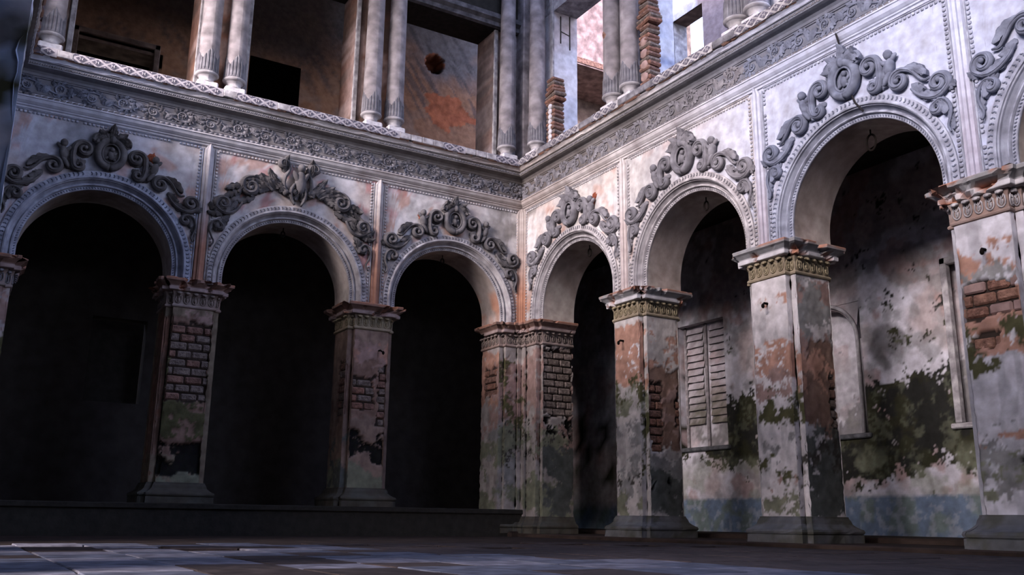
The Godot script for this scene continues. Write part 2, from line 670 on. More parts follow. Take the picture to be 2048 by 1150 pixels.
	for r in [[5.2, 7.2], [8.9, 10.9]]:
		slab(wo, "door_head", Vector3(-12.3, 2.9, r[0]), Vector3(-11.9, 5.5, r[1]), M.dim_wall)
	slab(wo, "ground_outside", Vector3(-30, -0.5, -10), Vector3(-12.3, -0.1, 25), M.floor)


func back_colour(w: Vector3) -> Color:
	# the plaster of the right arcade's back wall: white above, mould and moss in the middle, a blue dado
	var c := Color(0.69, 0.67, 0.71).lerp(Color(0.52, 0.44, 0.43), smooth(0.42, 0.65, n01(na, w, 0.7)))
	c = c.lerp(Color(0.43, 0.25, 0.21), 0.6 * smooth(0.6, 0.7, n01(nb, w + Vector3(0, 5, 0), 1.1)))
	c = c.lerp(GREY, 0.6 * smooth(0.5, 0.7, n01(nc, w, 2.4)))
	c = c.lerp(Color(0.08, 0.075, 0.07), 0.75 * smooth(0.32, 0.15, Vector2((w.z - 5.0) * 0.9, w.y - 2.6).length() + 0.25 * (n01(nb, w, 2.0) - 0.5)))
	var d := n01(nb, w, 1.3) * 0.46 + n01(na, w, 5.0) * 0.30 + n01(nc, w, 15.0) * 0.24
	var edge := bump01(w.y, 1.42 + 0.15 * sin(w.z * 1.5 - 1.0), 0.80) * (0.45 + 0.55 * smooth(1.6, 2.1, w.z))
	var mould := smooth(0.485, 0.51, d * 0.62 + edge * 0.36 + 0.02 + 0.04 * bump01(w.z, 5.4, 1.2))
	var paint := Color(0.030, 0.030, 0.024).lerp(MOSS * 0.6, 0.7 * smooth(0.42, 0.62, n01(nc, w, 2.0)))
	paint = paint.lerp(Color(0.22, 0.235, 0.16), 0.4 * smooth(0.54, 0.74, n01(na, w + Vector3(3, 0, 0), 3.2) * 0.6 + n01(nb, w, 11.0) * 0.4))
	c = c.lerp(paint, mould)
	c = c.lerp(Color(0.30, 0.32, 0.22), 0.55 * smooth(0.5, 0.7, n01(nb, w + Vector3(8, 1, 2), 1.7)) * bump01(w.y, 0.85, 0.4))
	var dado := smooth(0.60, 0.55, w.y + 0.03 * (n01(nb, w, 9.0) - 0.5))
	var blue := DADO.lerp(Color(0.19, 0.24, 0.23), smooth(0.4, 0.65, n01(na, w, 2.0))).lerp(Color(0.42, 0.45, 0.5), 0.5 * smooth(0.58, 0.7, n01(nb, w, 5.0)))
	return c.lerp(blue, dado)


func right_back_wall() -> void:
	var wr := structure("wall_right_arcade")
	var t := Transform3D(T_RIGHT.basis, Vector3(2.8, 0, 0))
	# openings of the blind windows: [u0, u1, y0, y1]
	var holes := [[0.72, 1.88, 1.43, 3.56], [3.42, 4.60, 1.43, 3.30], [5.92, 7.2, 1.45, 3.60], [8.7, 9.8, 1.43, 3.4]]
	var us := [-3.4]
	for h in holes:
		us.append(h[0])
		us.append(h[1])
	us.append(11.5)
	for k in us.size() - 1:
		var h = null
		for q in holes:
			if is_equal_approx(q[0], us[k]):
				h = q
		if h == null:
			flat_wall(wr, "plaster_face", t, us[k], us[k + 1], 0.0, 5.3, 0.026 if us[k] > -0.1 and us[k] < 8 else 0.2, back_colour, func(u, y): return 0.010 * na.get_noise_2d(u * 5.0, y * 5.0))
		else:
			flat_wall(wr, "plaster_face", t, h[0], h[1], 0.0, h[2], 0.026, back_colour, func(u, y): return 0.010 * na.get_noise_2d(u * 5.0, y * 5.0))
			flat_wall(wr, "plaster_face", t, h[0], h[1], h[3], 5.3, 0.05, back_colour)
	for k in 3:
		var h: Array = holes[k]
		var depth: float = [0.16, 0.20, 0.18][k]
		var n := group_node("blind_window", t, wr)
		# reveal of the recess
		var s := begin()
		var rev := [Vector3(h[0], h[2], 0), Vector3(h[1], h[2], 0), Vector3(h[1], h[3], 0), Vector3(h[0], h[3], 0)]
		for q in 4:
			var a: Vector3 = rev[q]
			var b: Vector3 = rev[(q + 1) % 4]
			var steps := 24
			var p := []
			for j in 2:
				for i in steps + 1:
					p.append(a.lerp(b, float(i) / steps) - Vector3(0, 0, depth * j))
			colour_grid(s, p, steps, 1, t, back_colour, -1)
		put("reveal", done(s), M.plaster, n)
		var tb := Transform3D(Basis.IDENTITY, Vector3(0, 0, -depth))
		var ff := func(w): return back_colour(w).lerp(Color(0.55, 0.52, 0.53), 0.45)
		if k == 1:
			# round-headed niche: spandrels flush with the wall, a rounded head
			var cu: float = (h[0] + h[1]) / 2 - 0.02
			var r := 0.50
			var ys := 2.76
			var sp := begin()
			var pp := []
			for j in 2:
				for i in 25:
					var a := PI - PI * i / 24
					var q := Vector3(cu + r * cos(a), ys + r * sin(a), -0.015)
					if j == 1:
						q = Vector3(h[0] + (h[1] - h[0]) * i / 24.0, h[3] + 0.01, -0.015)
					pp.append(q)
			colour_grid(sp, pp, 24, 1, t, back_colour)
			var soff := []
			for j in 2:
				for i in 25:
					var a := PI - PI * i / 24
					soff.append(Vector3(cu + r * cos(a), ys + r * sin(a), -0.015 - depth * (1 - j)))
			colour_grid(sp, soff, 24, 1, t, back_colour)
			for sd in [-1.0, 1.0]:
				var e: float = h[0] if sd < 0 else h[1]
				var jm := [Vector3(minf(e, cu + sd * r), h[2], -0.015), Vector3(maxf(e, cu + sd * r), h[2], -0.015), Vector3(minf(e, cu + sd * r), ys, -0.015), Vector3(maxf(e, cu + sd * r), ys, -0.015)]
				colour_grid(sp, jm, 1, 1, t, back_colour)
			put("niche_head", done(sp), M.plaster, n)
			# moulding round the niche
			var mo := begin()
			var path := [Vector3(cu + r + 0.05, h[2], 0.01)]
			for i in 21:
				var a := PI * i / 20
				path.append(Vector3(cu + (r + 0.05) * cos(a), ys + (r + 0.05) * sin(a), 0.01))
			path.append(Vector3(cu - r - 0.05, h[2], 0.01))
			tube(mo, path, [0.03], 6)
			put("niche_moulding", done(mo), M.stucco_pale, n)
			flat_wall(n, "niche_back", tb, h[0], h[1], h[2], h[3], 0.03, func(w): return ff.call(t * w))
		elif k == 0:
			# a window walled up, its two shutter leaves imitated in stucco louvres
			flat_wall(n, "infill", tb, h[0], h[1], h[2], h[3], 0.05, func(w): return ff.call(t * w))
			var plain := ff
			ff = func(w): return plain.call(w).lerp(Color(0.17, 0.17, 0.105), 0.8 * smooth(2.6, 1.8, w.y + 0.9 * (n01(nb, w, 3.0) - 0.5)))
			for side in 2:
				for r in 14:
					var y0: float = h[2] + 0.40 + r * 0.122
					var s2 := begin()
					var u0: float = h[0] + 0.10 + side * 0.56
					var wd := 0.40 + rng.randf_range(-0.02, 0.02)
					var lo := Vector3(u0, y0, -depth - 0.02)
					var hi := Vector3(u0 + wd, y0 + 0.112, -depth + 0.022)
					var pts := [Vector3(lo.x, lo.y, hi.z + 0.02), Vector3(hi.x, lo.y, hi.z + 0.02), Vector3(lo.x, hi.y, hi.z - 0.02), Vector3(hi.x, hi.y, hi.z - 0.02)]
					var nn := 8
					var gp := []
					for j in 3:
						for i in nn + 1:
							var q: Vector3 = pts[0].lerp(pts[1], float(i) / nn).lerp(pts[2].lerp(pts[3], float(i) / nn), j / 2.0)
							q += Vector3(0, 0.014, 0.016) * nb.get_noise_3dv(q * 5.0 + Vector3(r, 0, 0))
							gp.append(q)
					colour_grid(s2, gp, nn, 2, t, func(w): return ff.call(w) * Color(0.80, 0.76, 0.76), -1)
					s2.set_color(Color(0.2, 0.19, 0.18))
					s2.set_smooth_group(-1)
					quad(s2, pts[0] - Vector3(0, 0, 0.05), pts[1] - Vector3(0, 0, 0.05), pts[1], pts[0])
					quad(s2, pts[2] - Vector3(0, 0, 0.05), pts[0] - Vector3(0, 0, 0.05), pts[0], pts[2])
					quad(s2, pts[1] - Vector3(0, 0, 0.05), pts[3] - Vector3(0, 0, 0.05), pts[3], pts[1])
					put("louvre", done(s2), M.plaster, n)
			var st := begin()
			for u in [h[0] + 0.03, h[0] + 0.545, h[1] - 0.05]:
				box(st, Vector3(u, h[2], -depth), Vector3(u + 0.06, h[3], -depth + 0.045), 0.012)
			put("shutter_stile", done(st), M.shutter, n)
		else:
			flat_wall(n, "infill", tb, h[0], h[1], h[2], h[3], 0.03, func(w): return ff.call(t * w))
			var fr := begin()
			for d in [[0.0, 0.09, 0.03], [0.20, 0.26, -0.10]]:
				for sd in 2:
					var u: float = h[0] + d[0] if sd == 0 else h[1] - d[1]
					box(fr, Vector3(u, h[2], d[2] - 0.10), Vector3(u + d[1] - d[0], h[3] - d[0], d[2]), 0.012)
				box(fr, Vector3(h[0] + d[0], h[3] - d[1], d[2] - 0.10), Vector3(h[1] - d[0], h[3] - d[0], d[2]), 0.012)
			put("window_frame", done(fr), M.stucco_pale, n)
		var sill := begin()
		box(sill, Vector3(h[0] - 0.06, h[2] - 0.07, -0.1), Vector3(h[1] + 0.06, h[2], 0.045), 0.015)
		put("window_sill", done(sill), M.base_grey if k != 2 else M.stucco_pale, n)
	slab(wr, "wall_core", Vector3(3.02, -0.2, -3.6), Vector3(3.3, 5.5, 12.0), M.dim_wall)
	slab(wr, "arcade_end", Vector3(-0.2, -0.2, -3.7), Vector3(3.3, 5.5, -3.4), M.dim_wall)
	slab(wr, "arcade_end", Vector3(0.6, -0.2, 11.6), Vector3(3.3, 5.5, 12.0), M.dim_wall)


# ------------------------------------------------------------------ the arcade walls, arch by arch

func bay(parent: Node3D, t: Transform3D, uc: float, u0: float, u1: float) -> void:
	# wall face over one arch, its soffit and its back
	var s := begin()
	var top := 6.05
	var nv := 30
	for part in 3:
		var us := []
		if part == 0:
			for i in 8:
				us.append(Vector2(u0 + (uc - R_CUT - u0) * i / 7.0, IMPOST - 0.02))
		elif part == 1:
			for i in 49:
				var a := PI - PI * i / 48
				us.append(Vector2(uc + R_CUT * cos(a), SPRING + R_CUT * sin(a)))
		else:
			for i in 8:
				us.append(Vector2(uc + R_CUT + (u1 - uc - R_CUT) * i / 7.0, IMPOST - 0.02))
		var p := []
		for j in nv + 1:
			for q in us:
				p.append(Vector3(q.x, lerpf(q.y, top, float(j) / nv), 0.006 * na.get_noise_2d(q.x * 4.0 + uc, j * 0.4)))
		colour_grid(s, p, us.size() - 1, nv, t, hall_plaster)
	put("spandrel", done(s), M.plaster, parent, t)
	# soffit: legs and half circle, from the archivolt back to the arcade
	var so := begin()
	var path := []
	path.append(Vector3(uc + R_IN, IMPOST - 0.02, 0))
	for i in 41:
		var a := PI * i / 40
		path.append(Vector3(uc + R_IN * cos(a), SPRING + R_IN * sin(a), 0))
	path.append(Vector3(uc - R_IN, IMPOST - 0.02, 0))
	var q := []
	for j in 7:
		for c in path:
			q.append(c + Vector3(0, 0, -0.07 - (THICK - 0.07) * j / 6.0))
	var sof := func(w: Vector3) -> Color:
		var c := Color(0.47, 0.42, 0.38).lerp(Color(0.33, 0.28, 0.25), smooth(0.45, 0.65, n01(na, w, 0.9)))
		c = c.lerp(Color(0.40, 0.20, 0.13), 0.9 * smooth(0.50, 0.53, n01(nb, w + Vector3(3, 0, 0), 1.2)) * smooth(4.25, 3.75, w.y) * (1.0 if w.z < 0.0 and w.x > -0.6 else 0.0))
		c = c.lerp(Color(0.52, 0.44, 0.40), 0.5 * smooth(0.5, 0.7, n01(nc, w, 1.2)))
		return c
	colour_grid(so, q, path.size() - 1, 6, t, sof)
	put("soffit", done(so), M.plaster, parent, t)
	# back of the wall
	var b := begin()
	b.set_smooth_group(-1)
	var bw := -THICK
	for i in path.size() - 1:
		var a: Vector3 = path[i]
		var c: Vector3 = path[i + 1]
		quad(b, Vector3(a.x, top, bw), Vector3(a.x, a.y, bw), Vector3(c.x, c.y, bw), Vector3(c.x, top, bw))
	quad(b, Vector3(u1, top, bw), Vector3(u1, IMPOST, bw), Vector3(uc + R_IN, IMPOST, bw), Vector3(uc + R_IN, top, bw))
	quad(b, Vector3(uc - R_IN, top, bw), Vector3(uc - R_IN, IMPOST, bw), Vector3(u0, IMPOST, bw), Vector3(u0, top, bw))
	quad(b, Vector3(u0, top, 0), Vector3(u1, top, 0), Vector3(u1, top, bw), Vector3(u0, top, bw))
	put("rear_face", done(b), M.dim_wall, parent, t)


func bead_border(parent: Node3D, t: Transform3D, u0: float, u1: float, y0: float, y1: float) -> void:
	# fillet and little square beads round a wall panel
	var s := begin()
	for e in [[Vector2(u0, y1), Vector2(u1, y1)], [Vector2(u0, y0), Vector2(u0, y1)], [Vector2(u1, y0), Vector2(u1, y1)]]:
		var a: Vector2 = e[0]
		var b: Vector2 = e[1]
		var l := a.distance_to(b)
		var n := int(l / 0.052)
		var horiz := absf(a.y - b.y) < 0.01
		for i in n:
			var p := a.lerp(b, (i + 0.5) / n)
			if nb.get_noise_3dv(t * Vector3(p.x, p.y, 0) * 2.5) > 0.42:
				continue
			box(s, Vector3(p.x - 0.017, p.y - 0.017, -0.004), Vector3(p.x + 0.017, p.y + 0.017, 0.020), 0.007)
		var off := Vector2(0, 0.034) if horiz else Vector2(-0.034 if is_equal_approx(a.x, u0) else 0.034, 0)
		var lo := Vector2(minf(a.x, b.x), minf(a.y, b.y)) + off
		var hi := Vector2(maxf(a.x, b.x), maxf(a.y, b.y)) + off
		box(s, Vector3(lo.x - 0.009, lo.y - 0.009, -0.004), Vector3(hi.x + 0.009, hi.y + 0.009, 0.018), 0.006)
	stuff(put("bead_border", done(s), M.stucco_pale_blue if sky_tint(t * Vector3((u0 + u1) / 2, 4, 0)) > 0.45 else M.stucco_pale, parent, t))


func rib(parent: Node3D, t: Transform3D, u: float, half := false) -> void:
	# upright moulding between two arches, pointed under the cornice
	var s := begin()
	var prof := [Vector2(-0.075, 0.0), Vector2(-0.065, 0.03), Vector2(-0.03, 0.034), Vector2(-0.026, 0.055), Vector2(0.0, 0.068), Vector2(0.026, 0.055), Vector2(0.03, 0.034), Vector2(0.065, 0.03), Vector2(0.075, 0.0)]
	var p := []
	for y in [IMPOST - 0.05, 3.9, 4.4, 4.9, 5.36, 5.45]:
		for q in prof:
			var k := 0.35 if y > 5.4 else 1.0
			p.append(Vector3(u + q.x * k, y, q.y))
	var f := func(w: Vector3) -> Color:
		var c := tinted_wash(w)
		return c.lerp(Color(0.36, 0.15, 0.08), 0.85 * smooth(4.7, 4.1, w.y + 0.6 * (n01(nb, w, 2.0) - 0.5)) * (1.0 if w.z < 0.5 else 0.25))
	colour_grid(s, p, prof.size() - 1, 5, t, f, -1)
	put("rib", done(s), M.plaster, parent, t)


func archivolt_mesh(prof: Array, n := 44) -> ArrayMesh:   # prof: Vector2(r, w) from outside in
	var s := begin()
	for k in prof.size() - 1:
		var p := []
		for q in [prof[k + 1], prof[k]]:
			for i in n + 3:
				var c: Vector3
				if i == 0:
					c = Vector3(-q.x, IMPOST - 0.03 - SPRING, q.y)
				elif i == n + 2:
					c = Vector3(q.x, IMPOST - 0.03 - SPRING, q.y)
				else:
					var a := PI - PI * (i - 1) / n
					c = Vector3(q.x * cos(a), q.x * sin(a), q.y)
				p.append(c)
		grid(s, p, n + 2, 1, [], k + 1)
	return done(s)


func arch_ring(t: Transform3D, label: String, fret: int) -> Node3D:
	var blue := sky_tint(t.origin) > 0.45
	var mp: Material = M.stucco_pale_blue if blue else M.stucco_pale
	var o := thing("archivolt", label, "arch moulding", t, "moulded arch rings of the arcades")
	put("outer_band", archivolt_mesh([Vector2(1.205, 0.0), Vector2(1.205, 0.022), Vector2(1.195, 0.028), Vector2(1.135, 0.028), Vector2(1.128, 0.044), Vector2(1.112, 0.050), Vector2(1.10, 0.044)]), mp, o)
	put("hollow", archivolt_mesh([Vector2(1.10, 0.044), Vector2(1.097, 0.026), Vector2(1.086, 0.018), Vector2(1.082, -0.006), Vector2(1.062, -0.040), Vector2(1.050, -0.055), Vector2(1.040, -0.055)]), mp, o)
	put("inner_band", archivolt_mesh([Vector2(1.040, -0.055), Vector2(1.036, -0.030), Vector2(1.020, -0.028), Vector2(1.012, -0.045), Vector2(1.008, -0.062), Vector2(0.972, -0.066), Vector2(R_IN - 0.002, -0.075), Vector2(R_IN - 0.002, -0.09)]), mp, o)
	# running ornament on both bands
	for b in 2:
		var r: float = [1.165, 0.990][b]
		var w: float = [0.028, -0.064][b]
		var size: float = [0.028, 0.018][b]
		var s := begin()
		var n := int((PI * r + 0.2) / (size * 1.95))
		for i in n:
			if fret == 0 and b == 0 and nb.get_noise_2d(i * 0.11, r * 9.0) > 0.34:
				continue
			var d := (i + 0.5) / n * (PI * r + 0.28) - 0.14
			var a := clampf(d / r, 0.0, PI)
			var c := Vector3(r * cos(a), r * sin(a), w)
			if d < 0.0:
				c.y = d
			elif d > PI * r:
				c.y = -(d - PI * r)
			if b == 0:
				blob(s, c + Vector3(cos(a), sin(a), 0) * size * 0.35, Vector3(size * 0.75, size * 0.34, 0.016), 6, 3, a + 0.6)
				blob(s, c - Vector3(cos(a), sin(a), 0) * size * 0.45, Vector3(size * 0.6, size * 0.34, 0.014), 6, 3, a - 0.7)
			else:
				blob(s, c, Vector3(size * 1.0, size * 0.52, 0.013), 6, 3, a + 0.75)
		stuff(put("fret_band" if b == 0 else "rope_band", done(s), M.stucco_blue if blue else M.stucco, o))
	return o


func arcade_walls() -> void:
	var wl := structure("wall_left")
	for k in 3:
		bay(wl, T_LEFT, LEFT_ARCHES[k], LEFT_BREAKS[k + 1], LEFT_BREAKS[k])
		bead_border(wl, T_LEFT, LEFT_BREAKS[k + 1] + 0.125, LEFT_BREAKS[k] - 0.125, 3.45, 5.39)
	for k in [1, 2]:
		rib(wl, T_LEFT, LEFT_BREAKS[k])
	rib(wl, T_LEFT, -7.96)
	rib(wl, T_LEFT, -0.06)
	var wr := structure("wall_right")
	for k in 4:
		bay(wr, T_RIGHT, RIGHT_ARCHES[k], RIGHT_BREAKS[k], RIGHT_BREAKS[k + 1])
		bead_border(wr, T_RIGHT, RIGHT_BREAKS[k] + 0.125, RIGHT_BREAKS[k + 1] - 0.125, 3.45, 5.39)
	for k in [1, 2, 3]:
		rib(wr, T_RIGHT, RIGHT_BREAKS[k])
	rib(wr, T_RIGHT, 0.06)
	slab(wr, "far_wall", Vector3(0.0, -0.1, 10.9), Vector3(0.7, 6.05, 17.2), M.stucco_pale)
	var ws := structure("wall_side")
	for k in 5:
		var uc: float = -(1.49 + 2.7 * k)
		bay(ws, T_SIDE, uc, uc - 1.35, uc + (1.49 if k == 0 else 1.35))
	slab(ws, "far_wall", Vector3(XS - 0.7, -0.1, 13.66), Vector3(XS, 6.05, 17.2), M.stucco_pale)
	rib(ws, T_SIDE, -0.06)
	rib(ws, T_SIDE, -2.84)
	rib(ws, T_SIDE, -5.54)
	for k in [0, 1, 2, 4]:
		slab(ws, "pier", Vector3(XS - 0.70, -0.1, 2.84 + 2.7 * k - 0.34), Vector3(XS - 0.02, IMPOST, 2.84 + 2.7 * k + 0.34), M.stucco, 0.03)
	slab(ws, "pier", Vector3(XS - 0.70, -0.1, -0.70), Vector3(XS, IMPOST, 0.50), M.stucco, 0.03)

	# bare brick chips and cracks in the wall faces
	for q in [[wl, T_LEFT, -6.13, 5.05, 0.5, 0.075, 0.11], [wl, T_LEFT, -1.95, 4.98, 0.6, 0.06, 0.07], [wr, T_RIGHT, 2.08, 5.02, -0.4, 0.06, 0.14]]:
		var cs := begin()
		var cp := []
		for j in 6:
			for i in 6:
				var u := i / 5.0 * 2.0 - 1.0
				var v := j / 5.0 * 2.0 - 1.0
				var ed := maxf(absf(u), absf(v))
				var pp := Vector2(u * q[5], v * q[6]).rotated(q[4]) * (1.0 + 0.35 * nb.get_noise_2d(u * 3.0 + q[2], v * 3.0))
				cp.append(Vector3(q[2] + pp.x, q[3] + pp.y, -0.01 if ed > 0.95 else 0.022 + 0.03 * nb.get_noise_2d(u * 5.0, v * 5.0 + q[2])))
		grid(cs, cp, 5, 5, [], -1)
		put("brick_chip", done(cs), M.brick_red, q[0], q[1])
	for l in [[[6.86, 5.58], [6.89, 5.45], [6.84, 5.36], [6.93, 5.26], [6.95, 5.12]], [[6.96, 4.78], [7.0, 4.67], [7.05, 4.60], [7.09, 4.54]]]:
		var ks := begin()
		var kp := []
		for q in l:
			kp.append(Vector3(q[0], q[1], 0.05 if q[1] < 4.8 else (0.11 if q[1] > 5.4 else 0.004)))
		tube(ks, kp, [0.012], 5, 0.6)
		put("crack", done(ks), M.ink, wr, T_RIGHT)

	var left_labels := ["moulded arch ring just left of the corner, brick-red at its right foot", "moulded arch ring in the middle of the left wall, under the leafy crest", "moulded arch ring at the far left end of the left wall, bluish"]
	var right_labels := ["smallest-looking moulded arch ring of the right wall, beside the corner", "moulded arch ring of the right wall over the walled-up shutter window", "large pale blue moulded arch ring of the right wall with a crack at its crown", "moulded arch ring cut off by the picture's right edge"]
	for k in 3:
		arch_ring(Transform3D(Basis.IDENTITY, Vector3(LEFT_ARCHES[k], SPRING, 0)), left_labels[k], 1 if k == 1 else 0)
	for k in 4:
		arch_ring(T_RIGHT * Transform3D(Basis.IDENTITY, Vector3(RIGHT_ARCHES[k], SPRING, 0)), right_labels[k], 1)


# ------------------------------------------------------------------ cornices

func frieze_unit() -> ArrayMesh:   # one length of acanthus scroll, 0.766 long, 0.215 high, lying on w = 0
	var s := begin()
	# the running stem
	var p := []
	for i in 25:
		var t := i / 24.0
		p.append(Vector3(t * 0.766, 0.108 + 0.070 * sin(TAU * t), 0.010))
	tube(s, p, [0.014], 6)
	# curl with a rosette in each half wave
	for h in 2:
		var c := Vector3(0.19 + 0.383 * h, 0.095 if h == 0 else 0.125, 0.010)
		var sg := 1.0 if h == 0 else -1.0
		var sp := []
		for i in 19:
			var a := sg * (2.2 + 4.6 * i / 18.0)
			var r := 0.075 - 0.045 * i / 18.0
			sp.append(c + Vector3(cos(a) * r, sin(a) * r, 0.004 * i / 18.0))
		tube(s, sp, [0.012], 5)
		blob(s, c + Vector3(0, 0, 0.006), Vector3(0.016, 0.016, 0.018), 7, 4)
		for k in 7:
			var a := TAU * k / 7.0
			blob(s, c + Vector3(cos(a), sin(a), 0) * 0.030, Vector3(0.016, 0.008, 0.012), 5, 3, a)
		# leaves springing off the stem
		for k in 8:
			var a := sg * (0.3 + 0.62 * k) + (0.0 if h == 0 else PI)
			var b := c + Vector3(cos(a), sin(a), 0) * 0.070
			b.y = clampf(b.y, 0.025, 0.19)
			leaf(s, Vector3(b.x, b.y, 0.0), a + sg * 0.5, 0.105, 0.058, sg * 1.1, 0.036, 3.0, 0.3)
		var y0 := 0.03 if h == 0 else 0.185
		leaf(s, Vector3(0.34 + 0.383 * h, y0, 0.0), sg * 1.2, 0.17, 0.085, sg * -1.3, 0.045, 4.0, 0.3)
		leaf(s, Vector3(0.36 + 0.383 * h, y0, 0.0), sg * 0.5, 0.15, 0.065, sg * 0.9, 0.036, 3.0, 0.3)
		leaf(s, Vector3(0.32 + 0.383 * h, y0, 0.0), sg * 1.9, 0.15, 0.065, sg * -0.9, 0.036, 3.0, 0.3)
		for k in 6:
			blob(s, Vector3(0.06 + 0.383 * h + 0.045 * k, 0.190 if h == 0 else 0.028, 0.006), Vector3(0.014, 0.009, 0.014), 5, 3, k * 0.8)
	return done(s)


func diamond_plate(k: int) -> ArrayMesh:   # pale face of one carved edge block, 0.2 by 0.13, its lower arris chipped
	var s := begin()
	var p := []
	for j in 4:
		for i in 9:
			var u := i / 8.0 * 0.2
			var y := 0.128 * j / 3.0
			if j == 0:
				y += 0.030 * maxf(0.0, nb.get_noise_2d(u * 22.0 + k * 5.0, 3.0)) + 0.004
			p.append(Vector3(u, y, -0.006 if (j == 0 or j == 3) else 0.0))
	grid(s, p, 8, 3, [], -1)
	s.set_smooth_group(-1)
	for i in 8:
		quad(s, p[i] - Vector3(0, 0, 0.03), p[i + 1] - Vector3(0, 0, 0.03), p[i + 1], p[i])
	for q in 4:
		var a := TAU * q / 4.0 + PI / 4
		blob(s, Vector3(0.1 + cos(a) * 0.021, 0.064 + sin(a) * 0.014, 0.003), Vector3(0.018, 0.008, 0.007), 6, 3, atan2(sin(a) * 0.7, cos(a)))
	for q in [[0.0, 0.110], [0.0, 0.020]]:
		blob(s, Vector3(q[0], q[1], 0.002), Vector3(0.013, 0.007, 0.006), 6, 3)
	return done(s)


func diamond_inlay() -> ArrayMesh:   # the dark sunk fields of the block: a rhombus and two corner triangles
	var s := begin()
	for l in [[Vector2(0.026, 0.064), Vector2(0.1, 0.017), Vector2(0.174, 0.064), Vector2(0.1, 0.111)], [Vector2(-0.060, 0.121), Vector2(0.0, 0.083), Vector2(0.060, 0.121)], [Vector2(-0.060, 0.009), Vector2(0.060, 0.009), Vector2(0.0, 0.046)]]:
		s.set_smooth_group(-1)
		var n: int = l.size()
		for i in range(1, n - 1):
			tri(s, Vector3(l[0].x, l[0].y, 0.0025), Vector3(l[i].x, l[i].y, 0.0025), Vector3(l[i + 1].x, l[i + 1].y, 0.0025))
		for i in n:
			var a: Vector2 = l[i]
			var b: Vector2 = l[(i + 1) % n]
			quad(s, Vector3(a.x, a.y, -0.008), Vector3(b.x, b.y, -0.008), Vector3(b.x, b.y, 0.0025), Vector3(a.x, a.y, 0.0025))
	return done(s)


